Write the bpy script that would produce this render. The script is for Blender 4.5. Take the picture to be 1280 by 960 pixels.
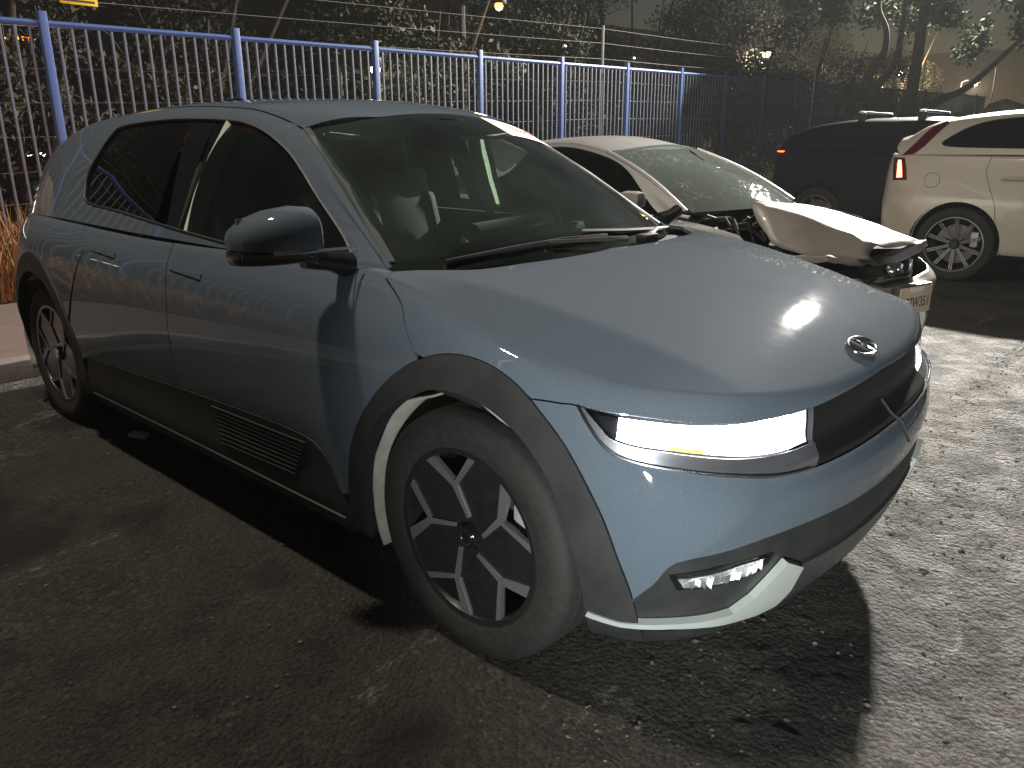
import bpy, bmesh, math, random
import numpy as np
from mathutils import Vector, Matrix, geometry
R = math.radians
random.seed(7); rng = np.random.default_rng(7)
for o in list(bpy.data.objects): bpy.data.objects.remove(o, do_unlink=True)
SC = bpy.context.scene
COL = SC.collection
# ---------------------------------------------------------------- camera, sky, lamps, exposure
# world axes: x forward along the parked cars, y to their left, z up; metres
cd = bpy.data.cameras.new('camera'); cam = bpy.data.objects.new('camera', cd); COL.objects.link(cam)
cd.sensor_width = 36; cd.lens = 981.97 / 1280 * 36; cd.clip_start = .05; cd.clip_end = 400
CAM = Vector((1.3873, -2.2225, 1.3857))
YAW, PITCH, ROLL = 2.30596, .297506, -.0064137
_f = Vector((math.cos(YAW) * math.cos(PITCH), math.sin(YAW) * math.cos(PITCH), -math.sin(PITCH)))
_r = Vector((math.sin(YAW), -math.cos(YAW), 0)); _u = _r.cross(_f)
_r2 = _r * math.cos(ROLL) + _u * math.sin(ROLL); _u2 = -_r * math.sin(ROLL) + _u * math.cos(ROLL)
cam.matrix_world = Matrix(((_r2.x, _u2.x, -_f.x, CAM.x), (_r2.y, _u2.y, -_f.y, CAM.y), (_r2.z, _u2.z, -_f.z, CAM.z), (0, 0, 0, 1)))
SC.camera = cam
W = bpy.data.worlds.new('World'); SC.world = W; W.use_nodes = True
nt = W.node_tree; bg = nt.nodes['Background']
sky = nt.nodes.new('ShaderNodeTexSky'); sky.sky_type = 'NISHITA'; sky.sun_disc = False
sky.sun_elevation = R(-3); sky.sun_rotation = R(330)
nt.links.new(sky.outputs[0], bg.inputs[0]); bg.inputs[1].default_value = .14
vs = SC.view_settings
vs.view_transform = 'Standard'; vs.look = 'None'; vs.exposure = .25; vs.gamma = 1; vs.use_curve_mapping = False
SC.cycles.use_denoising = True
SC.cycles.max_bounces = 7; SC.cycles.transparent_max_bounces = 12
SC.cycles.sample_clamp_indirect = 4
def lamp(name, kind, loc, aim, power, color, **kw):
    d = bpy.data.lights.new(name, kind); d.energy = power; d.color = color
    for k, v in kw.items(): setattr(d, k, v)
    o = bpy.data.objects.new(name, d); COL.objects.link(o); o.location = loc
    o.rotation_euler = (Vector(aim) - Vector(loc)).to_track_quat('-Z', 'Y').to_euler()
    return o
FLOOD = Vector((-3.08, 18.0, 8.15))
FLOOD_AIM = Vector((1.2, -3.0, .4))
lamp('floodlight_beam', 'AREA', FLOOD, FLOOD_AIM, 4100, (1, .94, .85), shape='RECTANGLE', size=.62, size_y=.24, spread=R(125))
VIEW_LAMP = Vector((1.95, -2.75, .66))
VIEW_LAMP_AIM = Vector((.80, -.72, .70))
lamp('viewer_lamp_beam', 'SPOT', VIEW_LAMP, VIEW_LAMP_AIM, 380, (.94, 1, .98), spot_size=R(55), spot_blend=1, shadow_soft_size=.08)  # unseen light from beside the viewer; its tripod fixture is added
FILL = Vector((-1.9, -1.9, 6.8))
lamp('fill_lamp_beam', 'AREA', FILL, (-2.2, -1.2, 0), 280, (1, .90, .76), shape='RECTANGLE', size=.5, size_y=.25)  # added fill lamp: brightens the shaded ground and the car roof
# ---------------------------------------------------------------- helpers
def tag(o, label=None, cat=None, group=None, kind=None):
    if label: o['label'] = label
    if cat: o['category'] = cat
    if group: o['group'] = group
    if kind: o['kind'] = kind
    return o
def empty(name, loc=(0, 0, 0), rz=0, parent=None):
    o = bpy.data.objects.new(name, None); COL.objects.link(o); o.location = loc; o.rotation_euler = (0, 0, rz)
    o.empty_display_size = .1
    if parent: o.parent = parent
    return o
def link(name, me, mat, parent=None):
    o = bpy.data.objects.new(name, me); COL.objects.link(o)
    if mat is not None: me.materials.append(mat)
    if parent: o.parent = parent
    return o
class MB:
    """collects simple solids, then becomes one mesh"""
    def __init__(s): s.v = []; s.f = []; s.sm = []
    def add(s, v, f, smooth=False):
        b = len(s.v); s.v += [tuple(map(float, p)) for p in v]; s.f += [tuple(b + i for i in q) for q in f]; s.sm += [smooth] * len(f); return s
    def box(s, c, d, rot=None, ch=0):
        """box, with chamfered edges when ch > 0"""
        bm = bmesh.new(); bmesh.ops.create_cube(bm, size=1)
        for p in bm.verts: p.co = Vector((p.co.x * d[0], p.co.y * d[1], p.co.z * d[2]))
        if ch: bmesh.ops.bevel(bm, geom=list(bm.edges), offset=ch, segments=2, affect='EDGES', profile=.6)
        M = Matrix.Translation(c) @ (rot.to_4x4() if rot is not None else Matrix())
        bm.verts.index_update()
        s.add([M @ p.co for p in bm.verts], [[q.index for q in f.verts] for f in bm.faces], bool(ch)); bm.free(); return s
    def tube(s, path, r, n=8, cap=True):
        P = [Vector(p) for p in path]; rr = r if isinstance(r, (list, tuple)) else [r] * len(P)
        V = []; up = None
        for i, p in enumerate(P):
            t = (P[min(i + 1, len(P) - 1)] - P[max(i - 1, 0)]).normalized()
            if up is None: up = Vector((0, 0, 1)) if abs(t.z) < .9 else Vector((1, 0, 0))
            a = t.cross(up).normalized(); b = a.cross(t).normalized(); up = b
            V += [p + (a * math.cos(2 * math.pi * k / n) + b * math.sin(2 * math.pi * k / n)) * rr[i] for k in range(n)]
        F = [(i * n + k, i * n + (k + 1) % n, (i + 1) * n + (k + 1) % n, (i + 1) * n + k) for i in range(len(P) - 1) for k in range(n)]
        if cap: F += [tuple(range(n))[::-1], tuple((len(P) - 1) * n + k for k in range(n))]
        return s.add(V, F, True)
    def lathe(s, prof, c, ax='y', n=48, close=False):
        """prof: (radius, along axis)"""
        V = []
        for r_, h in prof:
            for k in range(n):
                a = 2 * math.pi * k / n
                p = {'y': (r_ * math.cos(a), h, r_ * math.sin(a)), 'z': (r_ * math.cos(a), r_ * math.sin(a), h), 'x': (h, r_ * math.cos(a), r_ * math.sin(a))}[ax]
                V.append((p[0] + c[0], p[1] + c[1], p[2] + c[2]))
        m = len(prof)
        F = [(i * n + k, i * n + (k + 1) % n, ((i + 1) % m) * n + (k + 1) % n, ((i + 1) % m) * n + k) for i in range(m if close else m - 1) for k in range(n)]
        return s.add(V, F, True)
    def slab(s, pts, off, smooth=False):
        """closed outline pts (3D) thickened by vector off"""
        n = len(pts); off = Vector(off); P = [Vector(p) for p in pts]
        V = P + [p + off for p in P]
        F = [tuple(range(n)), tuple(range(2 * n - 1, n - 1, -1))] + [(i, n + i, n + (i + 1) % n, (i + 1) % n) for i in range(n)]
        return s.add(V, F, smooth)
    def build(s, name, mat, parent=None, fix=True):
        me = bpy.data.meshes.new(name); me.from_pydata(s.v, [], s.f); me.update()
        me.polygons.foreach_set('use_smooth', s.sm)
        if fix:
            bm = bmesh.new(); bm.from_mesh(me); bmesh.ops.recalc_face_normals(bm, faces=bm.faces); bm.to_mesh(me); bm.free()
        if any(s.sm):
            try: me.set_sharp_from_angle(angle=R(38))
            except Exception: pass
        return link(name, me, mat, parent)
def copy_tree(o, parent=None):
    c = o.copy(); COL.objects.link(c); c.parent = parent
    for ch in o.children: copy_tree(ch, c)
    return c
# ---------------------------------------------------------------- materials
def mat(name, color, rough=.5, metal=0, coat=0, spec=.5, emit=None, es=0, noise=None, bump=None, coat_r=.04, dust=False):
    """noise=(scale, amount, second colour); bump=(scale, strength, distance)"""
    m = bpy.data.materials.new(name); m.use_nodes = True; n = m.node_tree.nodes; l = m.node_tree.links; b = n['Principled BSDF']
    b.inputs['Base Color'].default_value = (*color, 1); b.inputs['Roughness'].default_value = rough; b.inputs['Metallic'].default_value = metal
    b.inputs['Coat Weight'].default_value = coat; b.inputs['Coat Roughness'].default_value = coat_r; b.inputs['Specular IOR Level'].default_value = spec
    if emit: b.inputs['Emission Color'].default_value = (*emit, 1); b.inputs['Emission Strength'].default_value = es
    if noise or bump: tc = n.new('ShaderNodeTexCoord')
    if noise:
        t = n.new('ShaderNodeTexNoise'); t.inputs['Scale'].default_value = noise[0]; t.inputs['Detail'].default_value = 8; t.inputs['Roughness'].default_value = .65
        l.new(tc.outputs['Object'], t.inputs['Vector'])
        r = n.new('ShaderNodeMapRange'); r.inputs[1].default_value = .4; r.inputs[2].default_value = .68; r.inputs[4].default_value = noise[1]
        l.new(t.outputs['Fac'], r.inputs[0])
        x = n.new('ShaderNodeMix'); x.data_type = 'RGBA'; x.inputs[6].default_value = (*color, 1); x.inputs[7].default_value = (*noise[2], 1)
        l.new(r.outputs[0], x.inputs[0]); l.new(x.outputs[2], b.inputs['Base Color'])
        r2 = n.new('ShaderNodeMapRange'); r2.inputs[3].default_value = rough; r2.inputs[4].default_value = min(1, rough + .25 * noise[1]); l.new(r.outputs[0], r2.inputs[0]); l.new(r2.outputs[0], b.inputs['Roughness'])
    if dust:                                            # road dust and dried water marks on the lacquer
        t = n.new('ShaderNodeTexNoise'); t.inputs['Scale'].default_value = 420; t.inputs['Detail'].default_value = 3; l.new(tc.outputs['Object'], t.inputs['Vector'])
        r = n.new('ShaderNodeMapRange'); r.inputs[1].default_value = .56; r.inputs[2].default_value = .74; r.inputs[4].default_value = .22; l.new(t.outputs['Fac'], r.inputs[0])
        x2 = n.new('ShaderNodeMix'); x2.data_type = 'RGBA'; x2.inputs[7].default_value = (.34, .35, .35, 1); l.new(x.outputs[2], x2.inputs[6]); l.new(r.outputs[0], x2.inputs[0]); l.new(x2.outputs[2], b.inputs['Base Color'])
        t2 = n.new('ShaderNodeTexNoise'); t2.inputs['Scale'].default_value = 14; t2.inputs['Detail'].default_value = 8; t2.inputs['Roughness'].default_value = .75; l.new(tc.outputs['Object'], t2.inputs['Vector'])
        r2 = n.new('ShaderNodeMapRange'); r2.inputs[1].default_value = .4; r2.inputs[2].default_value = .75; r2.inputs[3].default_value = coat_r; r2.inputs[4].default_value = coat_r + .015; l.new(t2.outputs['Fac'], r2.inputs[0]); l.new(r2.outputs[0], b.inputs['Coat Roughness'])
    if bump:
        t = n.new('ShaderNodeTexNoise'); t.inputs['Scale'].default_value = bump[0]; t.inputs['Detail'].default_value = 6
        l.new(tc.outputs['Object'], t.inputs['Vector'])
        bp_ = n.new('ShaderNodeBump'); bp_.inputs['Strength'].default_value = bump[1]; bp_.inputs['Distance'].default_value = bump[2]
        l.new(t.outputs['Fac'], bp_.inputs['Height']); l.new(bp_.outputs[0], b.inputs['Normal'])
    return m
def glass(name, tint, refl=1.0, rough=0.0, haze=None):
    """thin pane: tinted straight-through light plus a Fresnel mirror"""
    m = bpy.data.materials.new(name); m.use_nodes = True; n = m.node_tree.nodes; l = m.node_tree.links
    n.remove(n['Principled BSDF']); out = n['Material Output']
    a = n.new('ShaderNodeBsdfTransparent'); a.inputs[0].default_value = (*tint, 1)
    g = n.new('ShaderNodeBsdfGlossy'); g.inputs['Roughness'].default_value = rough; g.inputs[0].default_value = (refl, refl, refl, 1)
    f = n.new('ShaderNodeFresnel'); f.inputs[0].default_value = 1.5
    if haze:                                            # film of road dust
        df = n.new('ShaderNodeBsdfDiffuse'); df.inputs[0].default_value = (*haze[:3], 1); y = n.new('ShaderNodeMixShader')
        tc = n.new('ShaderNodeTexCoord'); t = n.new('ShaderNodeTexNoise'); t.inputs['Scale'].default_value = 3; t.inputs['Detail'].default_value = 7; l.new(tc.outputs['Object'], t.inputs['Vector'])
        mr = n.new('ShaderNodeMapRange'); mr.inputs[1].default_value = .3; mr.inputs[2].default_value = .7; mr.inputs[3].default_value = haze[3] * .5; mr.inputs[4].default_value = haze[3] * 1.5; l.new(t.outputs['Fac'], mr.inputs[0])
        l.new(mr.outputs[0], y.inputs[0]); l.new(a.outputs[0], y.inputs[1]); l.new(df.outputs[0], y.inputs[2]); a = y
    x = n.new('ShaderNodeMixShader'); l.new(f.outputs[0], x.inputs[0]); l.new(a.outputs[0], x.inputs[1]); l.new(g.outputs[0], x.inputs[2]); l.new(x.outputs[0], out.inputs[0])
    return m
M = {}
M['blue_paint'] = mat('blue_paint', (.090, .112, .140), .6, .04, 1.0, spec=0, coat_r=.025, noise=(2.2, .5, (.096, .113, .134)), dust=True)
M['black_plastic'] = mat('black_plastic', (.018, .019, .02), .55, noise=(9, .5, (.035, .034, .032)), bump=(300, .15, .002))
M['arch_plastic'] = mat('arch_plastic', (.016, .016, .017), .6, noise=(7, .7, (.03, .028, .026)), bump=(400, .2, .002))
M['facet_grey'] = mat('lamp_facet', (.5, .5, .5), .15, .8)
M['gloss_black'] = mat('gloss_black', (.008, .008, .009), .12, coat=.6)
M['grille'] = mat('grille_black', (.012, .012, .014), .45, spec=.25)
M['frit'] = mat('frit', (.006, .006, .007), .25)
M['dark'] = mat('dark', (.006, .006, .006), .9)
M['chrome'] = mat('chrome', (.75, .76, .78), .2, 1)
M['satin'] = mat('satin_silver', (.56, .60, .56), .42, .35, noise=(14, .25, (.46, .48, .44)))
M['satin_dark'] = mat('satin_dark', (.16, .165, .17), .4, .8, noise=(14, .3, (.11, .11, .11)))
M['garnish'] = mat('garnish', (.33, .33, .36), .3, .8)
M['rubber'] = mat('rubber', (.017, .0155, .0145), .75, noise=(45, .6, (.034, .029, .025)), bump=(140, .3, .003))
M['wheel_black'] = mat('wheel_black', (.012, .012, .013), .28, coat=.3, noise=(30, .4, (.03, .028, .026)))
M['machined'] = mat('machined', (.24, .24, .25), .4, .6, noise=(25, .5, (.2, .19, .18)))
M['steel'] = mat('steel', (.16, .155, .15), .45, .8, noise=(40, .6, (.2, .15, .11)))
M['caliper'] = mat('caliper', (.5, .5, .5), .5, .3)
M['liner'] = mat('muddy_liner', (.42, .40, .35), .85, noise=(6, .9, (.24, .215, .18)), bump=(30, .4, .01))
M['glass'] = glass('windshield_glass', (.60, .70, .64), haze=(.22, .28, .24, .07))
M['glass_side'] = glass('door_glass', (.36, .42, .39), haze=(.12, .15, .13, .05))
M['glass_dark'] = glass('privacy_glass', (.06, .065, .065), haze=(.06, .06, .055, .06))
M['lens_clear'] = glass('clear_lens', (.95, .96, .97))
M['seat'] = mat('seat_fabric', (.04, .042, .045), .75, noise=(60, .5, (.06, .06, .062)))
M['seat_pipe'] = mat('seat_piping', (.35, .35, .36), .6)
M['trim_light'] = mat('pale_trim', (.66, .74, .60), .8)
M['dash'] = mat('dashboard', (.07, .08, .078), .7)
M['screen_back'] = mat('screen_back', (.10, .12, .12), .5)
M['roll'] = mat('pale_foil', (.88, .95, .90), .35, .1)
M['led'] = mat('headlight_led', (1, 1, 1), .3, emit=(.93, .96, 1), es=26)
M['led_dim'] = mat('headlight_glow', (.9, .92, .96), .2, emit=(.85, .9, 1), es=1.2)
M['amber'] = mat('amber_led', (1, .5, .1), .3, emit=(1, .42, .03), es=2.2)
M['tail_red'] = mat('tail_led', (.6, .02, .02), .25, emit=(1, .07, .05), es=75)
M['tail_lens'] = mat('tail_lens', (.10, .006, .012), .12, coat=.6)
M['fog_refl'] = mat('fog_reflector', (.8, .8, .8), .2, .9, bump=(60, 1.0, .02))
M['fog_glint'] = mat('fog_facet', (.9, .9, .9), .2, .2, emit=(1, .97, .95), es=.55)  # glow on these facets stands in for reflected lamp light
M['white_label'] = mat('paper_label', (.85, .80, .78), .6)
M['red_ink'] = mat('red_ink', (.6, .08, .06), .6)
# ---------------------------------------------------------------- car shell maths
def spl(xs, ys):
    """monotone-ish cubic through points (pchip); ys may be (n,k)"""
    xs = np.asarray(xs, float); ys = np.asarray(ys, float)
    one = ys.ndim == 1
    if one: ys = ys[:, None]
    h = np.diff(xs)[:, None]; dl = np.diff(ys, axis=0) / h
    m = np.zeros_like(ys)
    if len(xs) > 2:
        w1 = 2 * h[1:] + h[:-1]; w2 = h[1:] + 2 * h[:-1]
        same = dl[1:] * dl[:-1] > 0
        with np.errstate(divide='ignore', invalid='ignore'):
            hm = (w1 + w2) / (w1 / dl[:-1] + w2 / dl[1:])
        m[1:-1] = np.where(same, hm, 0)
    m[0] = dl[0]; m[-1] = dl[-1]
    def f(q):
        q = np.asarray(q, float); sh = q.shape; q = q.ravel()
        i = np.clip(np.searchsorted(xs, q) - 1, 0, len(xs) - 2)
        hh = (xs[i + 1] - xs[i]); t = ((q - xs[i]) / hh)[:, None]; hh = hh[:, None]
        t = np.clip(t, 0, 1)
        r = ((1 + 2 * t) * (1 - t) ** 2 * ys[i] + t * (1 - t) ** 2 * hh * m[i]
             + t * t * (3 - 2 * t) * ys[i + 1] + t * t * (t - 1) * hh * m[i + 1])
        return r.reshape(sh) if one else r.reshape(sh + (ys.shape[1],))
    return f
def catmull(P, n=40):
    """dense centripetal-like Catmull-Rom polyline through P (n,k)"""
    P = np.asarray(P, float)
    d = np.concatenate([[0], np.cumsum(np.linalg.norm(np.diff(P, axis=0), axis=1) ** .5)])
    m = np.gradient(P, d, axis=0)
    out = []
    for i in range(len(P) - 1):
        t = np.linspace(0, 1, n, endpoint=False)[:, None]; h = d[i + 1] - d[i]
        out.append((1 + 2 * t) * (1 - t) ** 2 * P[i] + t * (1 - t) ** 2 * h * m[i] + t * t * (3 - 2 * t) * P[i + 1] + t * t * (t - 1) * h * m[i + 1])
    out.append(P[-1:])
    return np.concatenate(out)
class Lower:
    """lower body of a car: plan outline x section, right side has y < 0.  domain (u, v): u along the outline from the nose,
    v 0..nv over the section from the sill to the shoulder, nv..nv+1 on to the centre line"""
    def __init__(s, outline, stations, T, spine):
        D = catmull(outline, 30)
        u = np.concatenate([[0], np.cumsum(np.linalg.norm(np.diff(D, axis=0), axis=1))])
        s.L = u[-1]; s.pu = u; s.pd = D
        # where each outline control point lies
        s.uc = np.array([u[i * 30] for i in range(len(outline))])
        s.nv = len(stations[0][1]) - 1
        su = [s.uc[k] for k, _ in stations]
        s.st = spl(su, np.array([np.array(p).ravel() for _, p in stations]))
        s.T = T; s.facet = None
        s.sp = spl([s.uc[k] for k, _ in spine], [q for _, q in spine])
    def plan(s, u):
        x = np.interp(u, s.pu, s.pd[:, 0]); y = np.interp(u, s.pu, s.pd[:, 1])
        e = 2e-2
        a = np.clip(u - e, 0, s.L); b = np.clip(u + e, 0, s.L)
        tx = np.interp(b, s.pu, s.pd[:, 0]) - np.interp(a, s.pu, s.pd[:, 0])
        ty = np.interp(b, s.pu, s.pd[:, 1]) - np.interp(a, s.pu, s.pd[:, 1])
        ty = np.where((u < e), np.maximum(ty, 1e-6), ty)
        n = np.hypot(tx, ty); 
        tx, ty = tx / n, ty / n
        k = np.clip(u / .25, 0, 1); k = k * k * (3 - 2 * k)       # straight across the middle of nose and tail
        tx = tx * k; n = np.hypot(tx, ty)
        return x, y, ty / n, -tx / n       # outward normal in (x, half width)
    def __call__(s, u, v):
        u = np.asarray(u, float); v = np.asarray(v, float)
        x0, y0, nx, ny = s.plan(u)
        st = s.st(u).reshape(u.shape + (s.nv + 1, 2))
        # join the section to the top with one more knot on T
        def top(l):
            px = x0 - nx * w1 + l * (s.sp(u) - (x0 - nx * w1)); py = (y0 - ny * w1) * (1 - l)
            return px, py
        w1 = st[..., -1, 0]
        jx, jy = top(0); zj = s.T(jx, jy)
        K = s.nv + 2
        kw = np.concatenate([st[..., 0], (w1 + .09)[..., None]], -1)
        l2 = .09 / np.maximum(np.hypot(s.sp(u) - jx, jy), .2)
        qx, qy = top(l2)
        kz = np.concatenate([st[..., 1], s.T(qx, qy)[..., None]], -1)
        kz[..., s.nv] = zj
        # cubic in v through the knots
        mw = np.gradient(kw, axis=-1); mz = np.gradient(kz, axis=-1)
        vi = np.clip(np.floor(v), 0, s.nv - 1).astype(int); t = np.clip(v - vi, 0, 1)
        def cub(k, m):
            a = np.take_along_axis(k, vi[..., None], -1)[..., 0]; b = np.take_along_axis(k, vi[..., None] + 1, -1)[..., 0]
            c = np.take_along_axis(m, vi[..., None], -1)[..., 0]; d = np.take_along_axis(m, vi[..., None] + 1, -1)[..., 0]
            return (1 + 2 * t) * (1 - t) ** 2 * a + t * (1 - t) ** 2 * c + t * t * (3 - 2 * t) * b + t * t * (t - 1) * d
        w = cub(kw, mw); z = cub(kz, mz)
        if s.facet: w = w + s.facet(u, v)
        x = x0 - nx * w; y = y0 - ny * w
        l = np.clip(v - s.nv, 0, 1)
        tx_, ty_ = top(l)
        up = v > s.nv
        x = np.where(up, tx_, x); y = np.where(up, ty_, y)
        z = np.where(up, s.T(tx_, ty_), z)
        return np.stack([x, -y, z], -1)
class Upper:
    """side of the cabin and roof: domain (x, q): q 0 belt, 1..nq-? rail, nq roof centre"""
    def __init__(s, xs, secs):
        s.nq = len(secs[0]) - 1
        s.f = spl(xs, np.array([np.array(p).ravel() for p in secs])); s.x0, s.x1 = xs[0], xs[-1]
    def __call__(s, x, q):
        x = np.asarray(x, float); q = np.asarray(q, float)
        st = s.f(np.clip(x, s.x0, s.x1)).reshape(x.shape + (s.nq + 1, 2))
        m = np.gradient(st, axis=-2); m[..., -1, 1] = 0
        vi = np.clip(np.floor(q), 0, s.nq - 1).astype(int); t = np.clip(q - vi, 0, 1)[..., None]
        g = lambda k, i: np.take_along_axis(k, i[..., None, None] + np.zeros(i.shape + (1, 2), int), -2)[..., 0, :]
        a = g(st, vi); b = g(st, vi + 1); c = g(m, vi); d = g(m, vi + 1)
        r = (1 + 2 * t) * (1 - t) ** 2 * a + t * (1 - t) ** 2 * c + t * t * (3 - 2 * t) * b + t * t * (t - 1) * d
        return np.stack([x, -r[..., 0], r[..., 1]], -1)
# ---------------------------------------------------------------- the blue hatchback
IO_OUT = [(.845,0),(.842,.12),(.830,.28),(.802,.45),(.757,.60),(.69,.735),(.58,.84),(.44,.905),(.25,.935),(0,.945),(-.5,.945),(-1.5,.94),(-2.5,.94),(-3.0,.94),(-3.3,.92),(-3.52,.865),(-3.66,.76),(-3.735,.58),(-3.765,.3),(-3.775,0)]
IO_ST = [
 (0, [(.15,.19),(.09,.255),(.05,.36),(.02,.47),(.004,.57),(.045,.645),(.085,.69),(.092,.745),(.115,.78)]),
 (3, [(.15,.19),(.09,.255),(.05,.36),(.02,.47),(.002,.57),(.035,.65),(.07,.695),(.078,.755),(.10,.79)]),
 (5, [(.13,.20),(.08,.26),(.045,.36),(.015,.47),(.0,.57),(.02,.66),(.045,.71),(.055,.775),(.09,.81)]),
 (7, [(.07,.22),(.04,.28),(.02,.38),(0,.50),(0,.61),(.008,.70),(.02,.765),(.045,.82),(.09,.86)]),
 (8, [(.05,.24),(.03,.30),(.015,.40),(0,.52),(0,.64),(.006,.74),(.018,.82),(.045,.88),(.09,.92)]),
 (9, [(.05,.22),(.02,.28),(.012,.40),(0,.54),(0,.66),(.006,.77),(.018,.86),(.045,.93),(.09,.97)]),
 (10,[(.06,.20),(.02,.28),(.012,.42),(0,.56),(0,.68),(.006,.80),(.022,.90),(.055,.975),(.11,1.02)]),
 (11,[(.06,.20),(.02,.28),(.02,.42),(.006,.56),(0,.70),(.006,.82),(.022,.92),(.05,.99),(.09,1.035)]),
 (13,[(.06,.20),(.02,.28),(.012,.42),(0,.56),(0,.70),(.006,.83),(.022,.94),(.05,1.01),(.09,1.06)]),
 (15,[(.08,.26),(.04,.32),(.015,.44),(0,.58),(.01,.72),(.035,.84),(.07,.94),(.11,1.01),(.16,1.06)]),
 (19,[(.08,.26),(.04,.32),(.015,.44),(0,.58),(.01,.72),(.035,.84),(.07,.94),(.11,1.01),(.16,1.05)]),
]
io_zc = spl([-3.8,-3,-1.5,-.45,-.2,0,.25,.5,.687,.75,.80],[1.05,1.075,1.06,1.06,1.048,1.024,.973,.908,.836,.795,.74])
io_cr = spl([-.5,-.28,.16,.49,.66,.8],[.80,.755,.68,.635,.61,.58])
def io_T(x, y):
    y = np.abs(y)
    z = io_zc(x) - .018 * (y / .8) ** 2
    d = y - io_cr(x); k = np.where(d > .018, d, np.where(d < -.018, 0, (d + .018) ** 2 / .072))
    f = np.clip((x + .40) / .3, 0, 1) * np.clip((.72 - x) / .3, 0, 1)
    return z - .27 * k * f
IO = Lower(IO_OUT, IO_ST, io_T, [(0,.35),(3,.30),(5,.2),(7,.1),(8,.0),(9,-.15),(10,-.55),(11,-1.5),(13,-2.9),(15,-3.2),(19,-3.4)])
def io_facet(u, v):
    # the middle of the bumper falls away from a slanted crease that rises from the fog lamp to the grille band
    a = np.array((.64, 5.0 * .0925)); b = np.array((.86, 3.0 * .0925)); d = (b - a) / np.linalg.norm(b - a)
    s_ = (u - a[0]) * d[1] - (v * .0925 - a[1]) * d[0]
    s_ = np.clip(s_ * np.sign((0 - a[0]) * d[1] - (3.2 * .0925 - a[1]) * d[0]), 0, None)
    k = np.clip((v - 2.6) / .7, 0, 1) * np.clip((5.25 - v) / .6, 0, 1)
    return .026 * (1 - np.exp(-s_ / .085)) * k * np.where(u < 1.2, 1, 0)
IO.facet = io_facet
IO_UX = [-3.55,-3.2,-2.7,-1.9,-1.4,-1.06,-.8,-.39]
# columns: belt, side low, side mid, rail low, rail top, roof, roof, centre   as (half width, z)
IO_US = [
 [(.74,1.02),(.70,1.10),(.66,1.18),(.62,1.26),(.58,1.30),(.42,1.33),(.2,1.345),(0,1.35)],
 [(.80,1.05),(.75,1.16),(.70,1.27),(.64,1.37),(.585,1.42),(.42,1.45),(.2,1.465),(0,1.47)],
 [(.85,1.06),(.79,1.19),(.73,1.32),(.665,1.44),(.60,1.50),(.42,1.535),(.2,1.555),(0,1.56)],
 [(.865,1.05),(.805,1.20),(.74,1.35),(.67,1.47),(.60,1.535),(.42,1.562),(.2,1.579),(0,1.584)],
 [(.86,1.045),(.80,1.19),(.735,1.33),(.665,1.45),(.595,1.515),(.42,1.543),(.2,1.559),(0,1.564)],
 [(.845,1.04),(.785,1.155),(.72,1.27),(.655,1.37),(.576,1.434),(.42,1.485),(.2,1.50),(0,1.51)],
 [(.825,1.04),(.78,1.11),(.735,1.175),(.69,1.24),(.65,1.28),(.5,1.33),(.2,1.36),(0,1.37)],
 [(.785,1.02),(.78,1.023),(.775,1.026),(.765,1.029),(.755,1.03),(.5,1.06),(.2,1.08),(0,1.09)],
]
IOU = Upper(IO_UX, IO_US)
# ---------------------------------------------------------------- sheet-metal panels cut out of a shell
def inside(P, poly):
    x, y = P[:, 0][:, None], P[:, 1][:, None]; a = poly; b = np.roll(poly, -1, 0)
    c = ((a[:, 1] > y) != (b[:, 1] > y)) & (x < (b[:, 0] - a[:, 0]) * (y - a[:, 1]) / (b[:, 1] - a[:, 1] + 1e-15) + a[:, 0])
    return c.sum(1) % 2 == 1
def densify(poly, h):
    out = []; n = len(poly)
    for i in range(n):
        a = np.array(poly[i]); b = np.array(poly[(i + 1) % n]); k = max(1, int(math.ceil(np.linalg.norm(b - a) / h)))
        out += [a + (b - a) * j / k for j in range(k)]
    return np.array(out)
def area2(p): return float(np.sum(p[:, 0] * np.roll(p[:, 1], -1) - np.roll(p[:, 0], -1) * p[:, 1]))
def inset(p, g):
    if area2(p) < 0: p = p[::-1]
    t = np.roll(p, -1, 0) - np.roll(p, 1, 0); n = np.stack([-t[:, 1], t[:, 0]], 1); n /= np.linalg.norm(n, axis=1)[:, None] + 1e-12
    return p + n * g
def smooth_pts(pts, n=8): return [tuple(p) for p in catmull(pts, n)]
class Skin:
    """a shell with a metric for its domain; sign: which way the outside lies"""
    def __init__(s, F, kv, knots):
        s.F = F; s.kv = np.array(kv); s.kn = np.array(knots)     # v knots and their metric positions
    def to(s, uv): uv = np.asarray(uv, float); return np.stack([uv[:, 0], np.interp(uv[:, 1], s.kv, s.kn)], 1)
    def at(s, m):
        u = m[:, 0]; v = np.interp(m[:, 1], s.kn, s.kv); return s.F(u, v)
    def normal(s, m):
        e = 2e-3
        lo = s.kn[0]; hi = s.kn[-1]
        a = m.copy(); b = m.copy(); a[:, 0] -= e; b[:, 0] += e
        c = m.copy(); d = m.copy(); c[:, 1] = np.clip(c[:, 1] - e, lo, hi); d[:, 1] = np.clip(d[:, 1] + e, lo, hi)
        n = np.cross(s.at(d) - s.at(c), s.at(b) - s.at(a)); n /= np.linalg.norm(n, axis=1)[:, None] + 1e-12
        P = s.at(m); ref = P - np.array(s.core)
        return n * np.sign((n * ref).sum(1))[:, None]
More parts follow.
